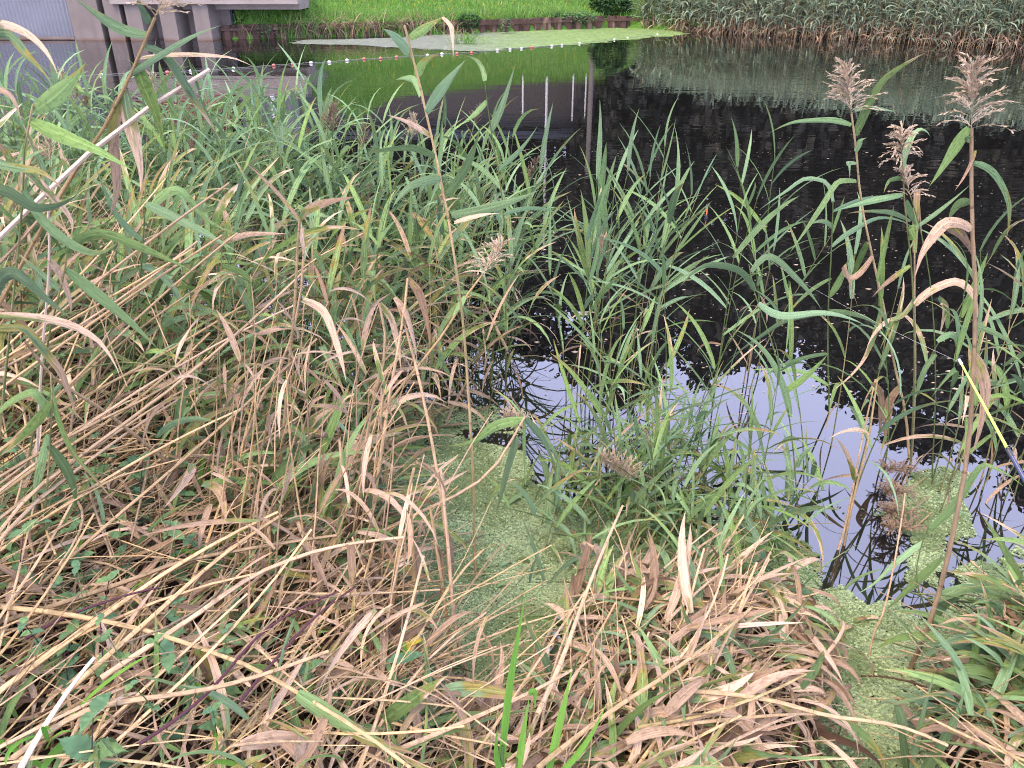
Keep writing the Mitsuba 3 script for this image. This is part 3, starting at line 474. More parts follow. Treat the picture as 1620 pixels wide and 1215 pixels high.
hero('arching green blade plant over the right pool with long pale leaves', [(1480, 1000), (1450, 900), (1470, 830)], 2.1, 2.2, .0035, 11, [([(1460, 857), (1413, 893), (1380, 925), (1355, 940)], .026, 0), ([(1487, 885), (1440, 930), (1400, 967)], .032, 1), ([(1523, 937), (1480, 970), (1463, 1022)], .042, 1), ([(1470, 840), (1510, 800), (1560, 735), (1620, 770)], .03, 1), ([(1470, 835), (1500, 810), (1540, 835)], .02, 0), ([(1478, 950), (1540, 930), (1600, 960)], .04, 1)])
hero('broad dark green reed clump at the right edge beside the pool', [(1620, 1215), (1600, 1100), (1595, 980)], 1.65, 1.9, .006, 12, [([(1593, 1003), (1513, 1013), (1450, 1052)], .04, 1), ([(1600, 1100), (1560, 1160), (1500, 1140), (1440, 1120)], .03, 0), ([(1602, 1080), (1560, 1040), (1530, 1010)], .045, 1), ([(1610, 1150), (1570, 1150), (1530, 1200)], .035, 0), ([(1598, 1020), (1640, 980), (1660, 1040)], .045, 2), ([(1604, 1120), (1570, 1075), (1540, 1110), (1500, 1170)], .045, 1)])
hero('fresh green blade fan in front of the lower right pool', [(1437, 1260), (1432, 1190), (1427, 1160)], 1.55, 1.65, .004, 11, [([(1428, 1165), (1413, 1110), (1385, 1118)], .028, 1), ([(1437, 1230), (1427, 1160), (1413, 1112)], .03, 1), ([(1445, 1240), (1500, 1157), (1527, 1090)], .04, 1), ([(1440, 1220), (1460, 1130), (1480, 1060)], .02, 1)])
# middle
hero('tall wand of a reed with pale curled leaves before the far floating weed', [(767, 983), (753, 927), (750, 810), (750, 788), (745, 688), (740, 605), (732, 505), (718, 400), (710, 350), (697, 283), (683, 217), (667, 147), (653, 93), (640, 40)], 2.45, 2.3, .006, 15,
     [([(648, 60), (675, 42), (700, 27)], .03, 3), ([(700, 27), (715, 45), (717, 92)], .014, 9), ([(648, 85), (630, 62), (605, 45)], .034, 0), ([(660, 122), (672, 97), (695, 87)], .026, 4), ([(665, 152), (650, 125), (625, 127)], .026, 0), ([(675, 178), (700, 140), (737, 94)], .034, 0), ([(685, 217), (650, 195), (613, 182)], .02, 9), ([(718, 352), (760, 340), (792, 337)], .02, 9), ([(714, 340), (770, 330), (855, 300)], .032, 0), ([(697, 283), (660, 290), (620, 330)], .03, 1), ([(705, 310), (740, 260), (760, 200)], .03, 1), ([(690, 250), (640, 235), (560, 250)], .028, 1)])
hero('slender green reed right of the tall wand, tip leaf pointing straight up', [(800, 560), (800, 400), (793, 300), (787, 263), (777, 207), (767, 130)], 3.9, 3.7, .0045, 12, [([(767, 128), (755, 98), (735, 88)], .03, 3), ([(778, 207), (798, 155), (815, 102)], .034, 0), ([(770, 160), (745, 185), (730, 195)], .03, 1), ([(787, 270), (825, 235), (850, 200)], .026, 1), ([(793, 300), (750, 260), (700, 240)], .028, 0), ([(797, 340), (850, 330), (900, 350)], .03, 0)])
hero('bent straw stem whose four broad green leaves hang over the duckweed', [(470, 905), (560, 862), (670, 808), (753, 765), (793, 725), (817, 682), (830, 660)], 2.2, 2.35, .008, 19, [([(829, 664), (790, 672), (745, 700), (706, 706)], .038, 2), ([(818, 690), (805, 730), (790, 790), (784, 815)], .036, 1), ([(830, 668), (830, 720), (832, 775)], .016, 1), ([(831, 662), (860, 700), (882, 738), (890, 742)], .038, 1)])
hero('straight dry stem leaning right with fluffy buff flower head in mid reeds', [(540, 732), (640, 605), (700, 530), (747, 455), (765, 432)], 2.7, 2.9, .0075, 19, [([(735, 468), (725, 485), (715, 502)], .03, 1)], head=(.17, 20, .9))
hero('dry stem with drooping brown blade, broken over at its top', [(440, 788), (448, 688), (458, 572), (467, 472), (470, 405), (474, 345)], 2.5, 2.55, .008, 18, [([(474, 348), (490, 330), (540, 315), (562, 312)], .03, 7), ([(474, 348), (440, 305), (385, 255)], .02, 8), ([(478, 475), (510, 492), (533, 548), (548, 606)], .036, 9), ([(475, 350), (482, 395), (490, 410)], .02, 8)])
hero('pale leaning stem crossing behind the dry stem with broken top', [(373, 732), (407, 645), (457, 545), (478, 440), (480, 360)], 2.5, 2.6, .0065, 18)
for a, lb in (([(530, 1000), (560, 805), (590, 638), (610, 538), (600, 480)], 'long straw stem, first of three rising side by side in mid picture'), ([(575, 905), (590, 805), (617, 622), (640, 488), (645, 440)], 'long straw stem, second of three rising side by side in mid picture'), ([(715, 940), (700, 805), (683, 698), (650, 548), (625, 470)], 'straw stem slanting left, third of three rising in mid picture')):
    hero(lb, a, 2.25, 2.45, .0078, 19, [([tuple(a[-1]), (a[-1][0] + 20, a[-1][1] + 30), (a[-1][0] + 35, a[-1][1] + 110)], .03, 9)], name='dry_reed')
for a, lb in (([(743, 1077), (720, 993), (707, 843), (697, 740)], 'thick straw stem standing in the duckweed, rightmost of its row'), ([(735, 1120), (718, 1060), (703, 950), (690, 863), (680, 800)], 'thick straw stem just left of the rightmost one in the duckweed'), ([(677, 1167), (657, 997), (653, 857), (650, 800)], 'whitish bleached stem standing upright at the duckweed edge'), ([(575, 1150), (583, 1127), (620, 960), (640, 810), (655, 740)], 'thick straw stem leaning right at the left edge of the duckweed')):
    hero(lb, a, 1.95, 2.1, .0085, 19 if 'white' not in lb else 26, [([tuple(a[-2]), (a[-2][0] + 8, a[-2][1] + 40), (a[-2][0] + 2, a[-2][1] + 90)], .03, 9)], name='dry_reed')
# near left
hero('thick whitish cut stem slanting up at the left, its end sliced off', [(0, 375), (80, 298), (165, 222), (332, 110)], 2.2, 2.5, .0125, 26, name='dry_reed')
hero('cut stem lying just under the thick whitish one at the left', [(0, 415), (70, 340), (132, 248)], 2.3, 2.5, .008, 19, name='dry_reed')
hero('tall straw stem at upper left with a loose flower head before the grey pier', [(60, 372), (100, 300), (150, 225), (180, 175), (215, 100), (245, 28)], 2.4, 2.4, .0085, 19,
     [([(232, 54), (195, 46), (160, 26), (118, -4)], .036, 2), ([(238, 36), (226, 12), (212, -14)], .036, 2), ([(228, 72), (260, 85), (285, 120), (330, 190), (352, 226)], .034, 4), ([(218, 92), (290, 86), (360, 90), (402, 106)], .014, 8), ([(215, 100), (225, 130), (245, 180), (262, 244)], .048, 2), ([(196, 142), (203, 190), (220, 260), (222, 305)], .05, 7), ([(190, 155), (180, 210), (185, 300), (170, 350)], .04, 7), ([(205, 120), (250, 90), (310, 55), (350, 40)], .02, 1)], head=(.2, 20, .7))
hero('reed at far left with a big dark leaf sweeping down to the right', [(20, 480), (35, 330), (44, 190), (52, 165)], 2.2, 2.2, .005, 13, [([(45, 190), (100, 215), (160, 240), (212, 272)], .042, 1), ([(53, 176), (90, 150), (136, 99)], .05, 2), ([(40, 270), (80, 310), (110, 345), (113, 372)], .032, 7), ([(38, 300), (80, 360), (150, 400), (190, 380)], .034, 2)])
hero('reed just outside the left edge with an olive brown arching leaf', [(-60, 500), (-50, 250), (-30, 60)], 2.0, 2.1, .006, 14, [([(-30, 60), (5, 40), (40, 52), (75, 85), (91, 117)], .026, 7), ([(-30, 62), (10, 55), (40, 85), (80, 127)], .03, 3), ([(-40, 170), (0, 142), (20, 155), (34, 194)], .022, 9), ([(-45, 230), (10, 262), (60, 270), (100, 300)], .03, 4), ([(-52, 330), (0, 300), (60, 330), (130, 300)], .036, 1)])
hero('reed in the left thatch whose long dark green leaf points at the water', [(60, 640), (80, 520), (103, 425), (110, 380)], 2.35, 2.3, .005, 13, [([(103, 427), (150, 465), (200, 505), (248, 550)], .044, 1), ([(95, 460), (60, 430), (20, 395)], .03, 3), ([(106, 400), (160, 370), (230, 395), (310, 432)], .036, 2)])
hero('reed at left edge with a pale leaf turning brown at its hanging tip', [(-20, 700), (-15, 560), (-8, 470)], 2.15, 2.15, .005, 14, [([(-8, 500), (67, 505), (117, 518), (160, 545), (191, 600)], .036, 7, .0), ([(-10, 480), (20, 432), (67, 468), (114, 506)], .04, 2), ([(-12, 520), (33, 518), (67, 552), (100, 598), (124, 668)], .03, 6)])
hero('straw stem sloping down to the right across the left thatch', [(277, 742), (167, 652), (73, 585), (40, 540)], 2.5, 2.2, .0075, 18, name='dry_reed', ext=False)
hero('greyish upright dead stem near the left edge', [(58, 760), (60, 688), (67, 555), (78, 405), (76, 330)], 2.3, 2.3, .006, 26, [([(78, 410), (100, 440), (112, 500)], .03, 9)], name='dry_reed')
hero('olive leaved reed hanging over the thatch at the left', [(75, 760), (80, 690), (82, 615), (80, 590)], 2.1, 2.1, .0045, 14, [([(82, 612), (110, 705), (150, 755), (194, 808)], .024, 4), ([(80, 636), (33, 692), (-5, 725)], .034, 3), ([(76, 688), (63, 738), (50, 810)], .034, 3), ([(77, 705), (110, 755), (118, 815)], .034, 1), ([(80, 660), (50, 620), (10, 640), (-20, 680)], .03, 1)])
hero('thin yellow green stem arching low from the left thatch toward mid reeds', [(50, 640), (100, 587), (200, 572), (300, 587), (367, 608), (417, 662)], 2.3, 2.5, .0035, 12)
hero('reed in the left middle with two broad leaves falling to the right', [(215, 520), (225, 400), (230, 322)], 2.9, 2.8, .005, 12, [([(230, 322), (300, 355), (382, 402)], .04, 1), ([(228, 350), (280, 300), (330, 350), (382, 372)], .034, 2), ([(226, 380), (180, 330), (150, 260)], .034, 2), ([(222, 420), (260, 440), (300, 520)], .04, 3)])
hero('reed with a rusty brown blade curling in front of the middle reeds', [(345, 560), (348, 460), (352, 385)], 2.8, 2.8, .0045, 14, [([(352, 386), (400, 370), (455, 370)], .024, 9), ([(351, 400), (320, 440), (300, 500)], .03, 6), ([(350, 420), (390, 440), (400, 520)], .034, 3)])
# lower left
hero('long yellow stem lying across the lower left corner, olive blade at its end', [(-60, 955), (0, 960), (67, 967), (200, 990), (310, 1023), (400, 1057), (483, 1103), (560, 1150), (650, 1215)], -0.55, -0.5, .0085, 19, [([(392, 1056), (440, 1066), (490, 1090)], .03, 6), ([(470, 1097), (540, 1143), (590, 1173), (665, 1195)], .045, 4), ([(313, 1028), (347, 1093), (388, 1146)], .045, 7)], name='fallen_reed', ext=False)
for a, lb in (([(0, 1093), (160, 977), (283, 893), (440, 810)], 'yellow straw stem running up to the right, uppermost of the lower left bundle'), ([(7, 983), (200, 920), (290, 888), (400, 867), (533, 847)], 'yellowish stem bending level toward the duckweed'), ([(100, 1100), (233, 983), (347, 883), (445, 815)], 'straw stem crossing below the uppermost one at lower left'), ([(160, 1073), (300, 980), (417, 903), (540, 863), (640, 850)], 'long straw stem, lowest of the crossing bundle at lower left'), ([(33, 1215), (83, 1130), (133, 1060), (150, 1040)], 'grey bleached stem in the bottom left corner'), ([(20, 1200), (150, 1120), (330, 1090), (520, 1030)], 'pale stem low across the nettles')):
    hero(lb, a, -0.5, -0.62, .0085, 26 if 'grey' in lb else 19, name='fallen_reed', ext=False)
for a, lb in (([(220, 1177), (317, 1107), (420, 997), (533, 937)], 'dark purple bramble stem arching through the lower left straw'), ([(380, 1110), (430, 1050), (500, 975), (560, 930)], 'second dark bramble stem close beside the first'), ([(40, 1010), (130, 965), (250, 930)], 'short dark purple stem in the left straw')):
    hero(lb, a, -0.5, -0.6, .005, 23, name='bramble_shoot', cat='bramble shoot', ext=False)
hero('flattened straw blade lying level at the bottom left', [(367, 1180), (450, 1173), (512, 1173)], -0.5, -0.5, .004, 19, [([(380, 1180), (450, 1170), (515, 1172)], .05, 9), ([(470, 1172), (480, 1190), (468, 1230)], .05, 9)], name='fallen_reed', ext=False)
# bottom middle
hero('bright green sword shaped blade standing alone at the bottom middle', [(790, 1250), (795, 1180)], 1.30, 1.32, .006, 10, [([(793, 1230), (803, 1110), (820, 1003), (834, 926)], .022, 29, .1)], name='iris_plant', cat='iris')
hero('second green sword blade with its tip folded over, bottom middle', [(815, 1260), (818, 1200)], 1.30, 1.32, .005, 10, [([(817, 1230), (830, 1143), (838, 1100)], .024, 29, .05), ([(838, 1100), (842, 1095), (846, 1125)], .02, 29, .0), ([(812, 1250), (785, 1190), (788, 1150)], .02, 29, 0)], name='iris_plant', cat='iris')
hero('third green sword blade leaning right, bottom middle', [(862, 1260), (866, 1220)], 1.30, 1.32, .005, 10, [([(866, 1230), (887, 1137), (906, 1055)], .024, 29, .1), ([(868, 1240), (930, 1170), (960, 1110)], .02, 29, .1)], name='iris_plant', cat='iris')
hero('big olive blades crossing over the duckweed edge at the bottom', [(560, 1190), (600, 1150), (700, 1090), (880, 1110)], -0.35, -0.35, .004, 14, [([(607, 1140), (657, 1103), (709, 1068)], .05, 4), ([(700, 1093), (757, 1090), (823, 1100), (875, 1108)], .05, 6), ([(735, 1098), (742, 1120), (738, 1145)], .03, 9)], name='fallen_reed', ext=False)
hero('dry reed head bent double over the low green clump', [(900, 990), (925, 900), (940, 862)], 2.2, 2.25, .0045, 19, [([(940, 862), (950, 880), (942, 945)], .036, 9), ([(938, 866), (925, 862), (930, 900)], .03, 9), ([(918, 920), (935, 960), (918, 1010), (907, 1045)], .045, 8)], name='dry_reed')
for a, lb in (([(1080, 1093), (1213, 1107), (1313, 1133), (1413, 1147), (1500, 1180)], 'yellow brown stem lying level toward the lower right pool'), ([(620, 1190), (740, 1140), (850, 1090), (905, 1060)], 'straw stem lying up to the right behind the sword blades'), ([(850, 1215), (960, 1130), (1080, 1050), (1190, 960)], 'straw stem rising to the right through the bottom heap'), ([(850, 1130), (890, 1040), (930, 930), (985, 800)], 'thin dry stem rising from the bottom heap into the low green clump')):
    hero(lb, a, -0.42, -0.5, .0075, 19, name='fallen_reed', ext=False)
hero('low green reed with one pale lengthwise leaf beside the mirrored sky', [(1165, 1150), (1170, 1000), (1178, 860), (1180, 760)], 2.2, 2.4, .004, 12, [([(1177, 872), (1210, 866), (1244, 872)], .03, 1), ([(1178, 820), (1200, 790), (1215, 785)], .02, 1), ([(1175, 900), (1130, 930), (1090, 1000)], .034, 2), ([(1172, 960), (1210, 1000), (1250, 1060)], .034, 1)])
rw = np.random.default_rng(77); NTH = 'first second third fourth fifth sixth seventh eighth ninth tenth eleventh twelfth thirteenth fourteenth fifteenth sixteenth seventeenth eighteenth'.split()
for q in range(18):
    x0, y0 = rw.uniform(-90, 120), 560 + q * 19 + rw.uniform(-12, 12); L_ = rw.uniform(230, 420); sl = rw.uniform(.55, .95); bend = rw.uniform(-14, 22)
    hero(f'golden stem slanting up from the left straw edge, {NTH[q]} from the top', [(x0, y0), (x0 + L_ * .5, y0 - L_ * .5 * sl + bend), (x0 + L_, y0 - L_ * sl)], 2.35 - (y0 - 560) / 340 * .4, 2.55 + rw.uniform(-.1, .4), rw.uniform(.005, .008), int(rw.choice([18, 19, 19, 17])), name='fallen_reed', group='long stems slanting up at the left', ext=True)
# ------------------------------------------------------------------ stands of reeds: the nearest each a plant with its parts, the rest one mass
def poly(*q): return Polygon([zpt(x, y, 0) for x, y in q]).buffer(0)
def spots(pg, n, rng, gap=0.0):
    x0, y0, x1, y1 = pg.bounds; out = []
    while len(out) < n:
        x, y = rng.uniform(x0, x1, 4 * n), rng.uniform(y0, y1, 4 * n); ok = shapely.contains(pg, shapely.points(x, y)); out += list(zip(x[ok], y[ok]))
    return out[:n]
def zone(pg, n, n_own, seed, labeller, group, heads=0.0, name='common_reed', **kw):
    rng = np.random.default_rng(seed); pts = sorted(spots(pg, n, rng), key=lambda q: q[1]); Hr = kw.pop('H'); lean = kw.pop('lean', (.05, .35)); saz = kw.pop('laz', (0, 6.28)); sen = kw.pop('sen', (.1, .3)); lv = kw.pop('leaves', (7, 10)); hd = kw.pop('hd', (.14, .2)); st = kw.pop('st', (11, 15))
    grow = kw.pop('grow', None)
    for q, (x, y) in enumerate(pts):
        H = rng.uniform(*Hr) * (grow(x, y) if grow else 1); s_ = float(rng.uniform(*sen))
        head = rng.uniform(*hd) if rng.uniform() < heads else None
        p = reed_parts((x, y, max(gz(x, y), -.05)), H, rng.uniform(*saz), rng.uniform(*lean), rng, sen=s_, n_leaf=int(rng.integers(*lv)), stem_type=int(rng.integers(*st)), head=head, detail=8 if q < n_own or y < 4 else 6, **kw)
        if q < n_own: place_reed(p, name, labeller(x, y, H, s_, head), 'reed', group)
        else: stand.extend((v, f, u) for _, v, f, u in p)
def tone(s): return 'grey green' if s < .18 else 'green' if s < .35 else 'yellowing' if s < .65 else 'olive brown'
def size(h, a, b): return 'short' if h < a else 'tall' if h > b else 'middling'

A_ = poly((-260, 520), (-120, 400), (100, 385), (300, 392), (470, 400), (560, 440), (590, 520), (520, 575), (380, 600), (200, 555), (0, 500))
zone(A_, 365, 62, 101, lambda x, y, h, s, hd: f"{size(h, 1.15, 1.32)} {tone(s)} reed in the dense left stand" + (', in flower' if hd else ''), 'reeds of the dense left stand', heads=.06, H=(.8, 1.5), sen=(-.08, .22), droop=1.4, e_up=1.0, Ls=.40, Ws=.03, wind=0.3, windamt=.2, low=.28, laz=(-.6, 1.2))
B_ = poly((560, 520), (600, 455), (720, 455), (800, 480), (825, 560), (780, 640), (640, 650), (560, 620))
zone(B_, 100, 50, 102, lambda x, y, h, s, hd: f"{size(h, .85, 1.05)} {tone(s)} reed in the middle stand" + (', in flower' if hd else ''), 'reeds of the middle stand', heads=.04, H=(.75, 1.32), sen=(-.05, .32), droop=1.2, e_up=1.0, Ls=.36, Ws=.024, wind=0.2, windamt=.3, low=.22, lean=(.05, .4), laz=(-.8, 1.4))
C_z = poly((880, 610), (890, 550), (960, 540), (1040, 570), (1050, 680), (900, 690)).union(poly((1105, 600), (1150, 560), (1220, 600), (1225, 690), (1120, 700)))
zone(C_z, 26, 26, 103, lambda x, y, h, s, hd: f"{size(h, .8, 1.0)} {tone(s)} reed with upright blades before black water" + (', in flower' if hd else ''), 'reeds before the black water', heads=.05, H=(.85, 1.45), sen=(-.1, .18), droop=.55, e_up=1.25, Ls=.33, Ws=.026, wind=1.2, windamt=.15, low=.42, lean=(.03, .3), dead_low=1)
D_ = poly((1240, 760), (1300, 690), (1450, 690), (1620, 720), (1700, 800), (1500, 830), (1420, 790), (1300, 800))
zone(D_, 20, 20, 104, lambda x, y, h, s, hd: f"{size(h, .9, 1.3)} {tone(s)} reed among the scattered right hand reeds" + (', in flower' if hd else ''), 'scattered reeds at the right', heads=.1, H=(.55, 1.25), sen=(.05, .5), droop=1.2, e_up=1.1, Ls=.36, Ws=.025, wind=2.6, windamt=.2, low=.3, leaves=(5, 8), dead_low=1)
E_ = poly((840, 880), (870, 770), (960, 715), (1100, 740), (1230, 830), (1250, 920), (1150, 960), (980, 950), (880, 930))
zone(E_, 85, 44, 105, lambda x, y, h, s, hd: f"{size(h, .28, .42)} {tone(s)} reed of the low leafy clump", 'reeds of the low leafy clump', heads=.04, H=(.1, .45), sen=(.08, .35), droop=1.5, e_up=1.0, Ls=.26, Ws=.022, wind=0.4, windamt=.2, low=.15, leaves=(6, 9), lean=(.1, .45), dead_low=2)
zone(poly((880, 800), (960, 720), (1090, 735), (1210, 820), (1200, 900), (1000, 900)), 24, 24, 115, lambda x, y, h, s, hd: f"thin {tone(s)} reed rising from the low leafy clump" + (', in flower' if hd else ''), 'thin reeds above the low clump', heads=.05, H=(.5, 1.05), sen=(0, .4), droop=.9, e_up=1.1, Ls=.28, Ws=.018, wind=1.2, windamt=.1, low=.35, leaves=(4, 8), lean=(.05, .3), dead_low=1, rad=.0034)
L_ = poly((-300, 700), (-200, 520), (0, 520), (200, 560), (420, 650), (420, 760), (250, 820), (0, 860))
zone(L_, 130, 46, 106, lambda x, y, h, s, hd: f"{size(h, .8, 1.0)} {tone(s)} reed growing from the left bank straw" + (', in flower' if hd else ''), 'reeds growing from the left bank', heads=.08, H=(.65, 1.15), sen=(.2, .62), droop=1.3, e_up=.9, Ls=.40, Ws=.032, wind=0.2, windamt=.45, low=.25, lean=(.15, .6), laz=(-.5, .9), st=(11, 18))
M_ = poly((380, 690), (430, 610), (560, 590), (720, 600), (800, 640), (740, 700), (640, 760), (560, 800))
zone(M_, 62, 26, 107, lambda x, y, h, s, hd: f"{size(h, .6, .9)} {tone(s)} half dead reed edging the middle stand", 'withering reeds at the inner water edge', H=(.45, 1.1), sen=(.3, .8), droop=1.5, e_up=.9, Ls=.36, Ws=.03, wind=0.2, windamt=.3, low=.1, dead_low=4, lean=(.05, .4), st=(12, 19))
H_ = poly((1560, 1230), (1560, 1120), (1600, 1030), (1720, 990), (1900, 1230))
zone(H_, 40, 18, 108, lambda x, y, h, s, hd: f"{size(h, .2, .32)} {tone(s)} broad leaved reed at the right edge", 'reeds at the right edge', H=(.1, .34), sen=(.05, .35), droop=1.4, e_up=.8, Ls=.28, Ws=.03, wind=3.0, windamt=.4, low=.15, leaves=(5, 8), lean=(.1, .35), laz=(2, 4.2))
N_ = poly((300, 900), (430, 740), (560, 770), (620, 900), (660, 1060), (620, 1160), (480, 1130))
zone(N_, 130, 40, 109, lambda x, y, h, s, hd: f"{size(h, .55, .85)} dry reed standing {'near' if x > -.7 else 'left of'} the duckweed", 'dry standing reeds by the duckweed', name='dry_reed', H=(.35, 1.05), sen=(.8, 1.0), droop=2.2, e_up=.7, Ls=.28, Ws=.022, wind=0.2, windamt=.2, low=.15, leaves=(1, 4), dead_low=3, lean=(.05, .4), laz=(-.8, .8), st=(17, 20), rad=.0048)

# thatch: fallen stems and dead blades
rh = np.random.default_rng(201)
def lying(pg, n, za, elev, Lr, rr, lift, types, rng, n_=7):
    p = np.array(spots(pg, n, rng)); z = ground_z(p[:, 0], p[:, 1]); h = rng.uniform(0, 1, n) ** 1.2 * lift
    az = za + rng.normal(0, .38, n) * np.where(rng.uniform(size=n) < .25, 2.2, 1); e = rng.uniform(*elev, n); L = rng.uniform(*Lr, n)
    O = np.stack([p[:, 0], p[:, 1], z + h], -1); C_, S = leaf_curves(O, az, e, L, rng.uniform(-.25, .8, n), rng.normal(0, .4, n), 0 * az, n=n_)
    C_ = C_ - (C_[:, 2:3] - C_[:, :1]) * .7
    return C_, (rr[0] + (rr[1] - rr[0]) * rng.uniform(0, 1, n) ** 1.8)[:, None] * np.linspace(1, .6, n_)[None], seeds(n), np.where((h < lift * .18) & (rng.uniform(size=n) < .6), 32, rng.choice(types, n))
def heading(a, b): d = onz(*b, .25) - onz(*a, .25); return math.atan2(d[1], d[0])
P1 = poly((-220, 1215), (-250, 900), (-100, 800), (150, 790), (420, 840), (540, 930), (610, 1050), (690, 1190), (720, 1400), (0, 1400))
P2 = poly((-330, 800), (-300, 560), (0, 500), (220, 580), (400, 690), (380, 840), (0, 900))
P3 = poly((690, 1240), (790, 1195), (870, 1140), (890, 1030), (1000, 970), (1130, 985), (1160, 1080), (1170, 1240), (1100, 1420), (700, 1420))
P4 = poly((1500, 1330), (1530, 1130), (1600, 1030), (1720, 980), (1900, 1240), (1800, 1400))
thatch, lyers = [], []
for pg, n, za, el, Lr, lift, tp in ((P1, 900, heading((250, 950), (520, 780)), (-.05, .45), (.35, 1.1), .20, [19, 19, 18, 17, 19, 16, 16]), (P2, 700, heading((60, 720), (330, 470)), (.15, .85), (.6, 1.6), .55, [19, 19, 18, 17, 19, 16]),
                                   (P3, 300, heading((1000, 1200), (1230, 1050)), (-.05, .25), (.25, .55), .2, [19, 19, 18, 17, 16]), (P3, 200, heading((1000, 1200), (1120, 960)), (0, .5), (.25, .6), .2, [19, 18, 17]), (P4, 160, heading((1600, 1150), (1480, 1100)), (-.1, .4), (.2, .6), .2, [19, 18, 16, 12]), (P1, 260, heading((300, 900), (420, 1080)), (0, .4), (.3, .8), .3, [19, 18, 16])):
    C_, Rd, sd, ty = lying(pg, n, za, el, Lr, (.0013, .0064), lift, tp, rh); V, f, U = tubes(C_, Rd, sd, ty, 5)
    top = C_[:, :, 2].max(1) - 0.10 * C_[:, :, 1].mean(1) + Rd[:, 0] * 60; order = np.argsort(-top); own = {900: 90, 700: 60, 300: 50, 200: 15, 160: 12, 260: 12}[n]
    for r_, q in enumerate(order):
        if r_ < own:
            where = {900: 'lower left straw heap', 700: 'straw heap at the left edge', 300: 'bottom middle straw heap', 200: 'bottom middle straw heap', 160: 'straw at the right edge', 260: 'lower left straw heap'}[n]
            col = 'dark rotten' if ty[q] == 32 else 'bleached grey' if ty[q] in (26, 16) else 'pale straw' if ty[q] == 19 else 'greenish' if ty[q] < 16 else 'dull straw'
            k = thing('fallen_reed', f"{col} stem on the {where}", 'reed stem', f'stems lying on the {where}'); veg_part(k, 'stem', V[q], f, U[q]); 
        else: thatch.append((V[q], f, U[q]))
def dead_blades(pg, n, lift, Lr, Wr, e, droop, tys, rng, wind=None):
    p = np.array(spots(pg, n, rng)); z = ground_z(p[:, 0], p[:, 1]) + rng.uniform(0, 1, n) * lift; az = rng.uniform(0, 6.28, n) if wind is None else wind + rng.normal(0, .9, n)
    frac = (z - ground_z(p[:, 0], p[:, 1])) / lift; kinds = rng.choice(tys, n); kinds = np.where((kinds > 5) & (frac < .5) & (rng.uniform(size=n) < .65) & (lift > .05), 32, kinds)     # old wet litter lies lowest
    C_, S = leaf_curves(np.c_[p, z], az, rng.uniform(*e, n), rng.uniform(*Lr, n), rng.uniform(*droop, n), rng.normal(0, .8, n), rng.normal(0, 1.2, n), n=8)
    thatch.append(flat(ribbons(C_, leaf_width(rng.uniform(*Wr, n), 8), S, seeds(n), kinds, fold=.4)))
dead_blades(P1, 1100, .22, (.12, .38), (.008, .026), (-.6, .8), (-.3, 1.6), [9, 9, 9, 9, 8, 7, 6], rh); dead_blades(P2, 1000, .5, (.15, .45), (.01, .03), (-.6, .9), (0, 2.2), [9, 9, 9, 8, 7, 6, 5, 3], rh)
dead_blades(P3, 900, .2, (.12, .36), (.01, .034), (-.5, .7), (-.2, 1.6), [9, 9, 9, 9, 8, 7, 5], rh, heading((900, 1150), (1250, 1050))); dead_blades(P4, 330, .25, (.12, .3), (.01, .03), (-.5, .7), (-.2, 1.6), [9, 9, 8, 5, 2, 2], rh)
dead_blades(poly((280, 880), (420, 640), (600, 690), (640, 900), (600, 1000), (420, 1000)), 480, .45, (.18, .42), (.016, .04), (.3, 1.3), (.3, 1.8), [1, 2, 3, 4, 5, 6], rh, .3); dead_blades(N_, 260, .5, (.12, .35), (.008, .024), (-1.2, .3), (.3, 1.6), [9, 9, 9, 8, 7], rh)
dead_blades(P2, 700, .55, (.2, .45), (.012, .034), (.2, 1.2), (.3, 1.8), [2, 3, 4, 1, 5], rh, .2); dead_blades(P3, 260, .15, (.12, .35), (.012, .03), (.1, 1.1), (.3, 1.6), [1, 2, 3, 4], rh); dead_blades(P1, 420, .22, (.1, .3), (.008, .022), (.3, 1.2), (.3, 1.6), [2, 1, 3, 29], rh)
dead_blades(poly((1160, 990), (1235, 985), (1275, 1080), (1290, 1240), (1200, 1240), (1180, 1100)), 230, .22, (.14, .34), (.010, .028), (-.3, .7), (1.2, 2.6), [9, 9, 9, 8, 7, 6, 3], rh, heading((1150, 1150), (1300, 1180)))
dead_blades(poly((1500, 1300), (1530, 1120), (1590, 1040), (1640, 1100), (1600, 1300)), 90, .18, (.12, .3), (.012, .03), (-.2, .8), (1.0, 2.2), [9, 9, 8, 7, 3, 2], rh, heading((1600, 1150), (1480, 1150)))
dead_blades(poly((690, 1215), (640, 1090), (660, 1060), (740, 1150), (820, 1180), (860, 1120), (880, 1150), (800, 1230)), 130, .15, (.12, .3), (.010, .026), (-.2, .8), (1.0, 2.4), [9, 9, 8, 7, 4, 2], rh, 1.6)
dead_blades(poly((620, 760), (840, 720), (860, 1000), (760, 1150), (660, 1080)).union(poly((1290, 960), (1500, 970), (1500, 1200), (1310, 1200))), 70, .012, (.03, .16), (.004, .012), (-.1, .15), (-.2, .3), [9, 8, 7, 6, 5], rh)
R_ = land.intersection(shapely.box(1.35, .9, 3.6, 2.6)).buffer(0); dead_blades(R_, 420, .2, (.12, .35), (.010, .03), (-.3, .9), (.3, 1.8), [9, 9, 8, 7, 5, 3, 2, 1], rh)
for q_ in range(2): C_, Rd, sd, ty = lying(R_, 130, 2.4 + q_, (-.05, .3), (.25, .6), (.0013, .0058), .18, [19, 19, 18, 16], rh); thatch.append(flat(tubes(C_, Rd, sd, ty, 5)))
j_ = join(thatch); put(thing('reed_thatch', 'matted dead reed stems and curled dry blades covering the bank', 'straw', kind='stuff'), j_[:2], 'plant_material', smooth=True, uv=j_[2])
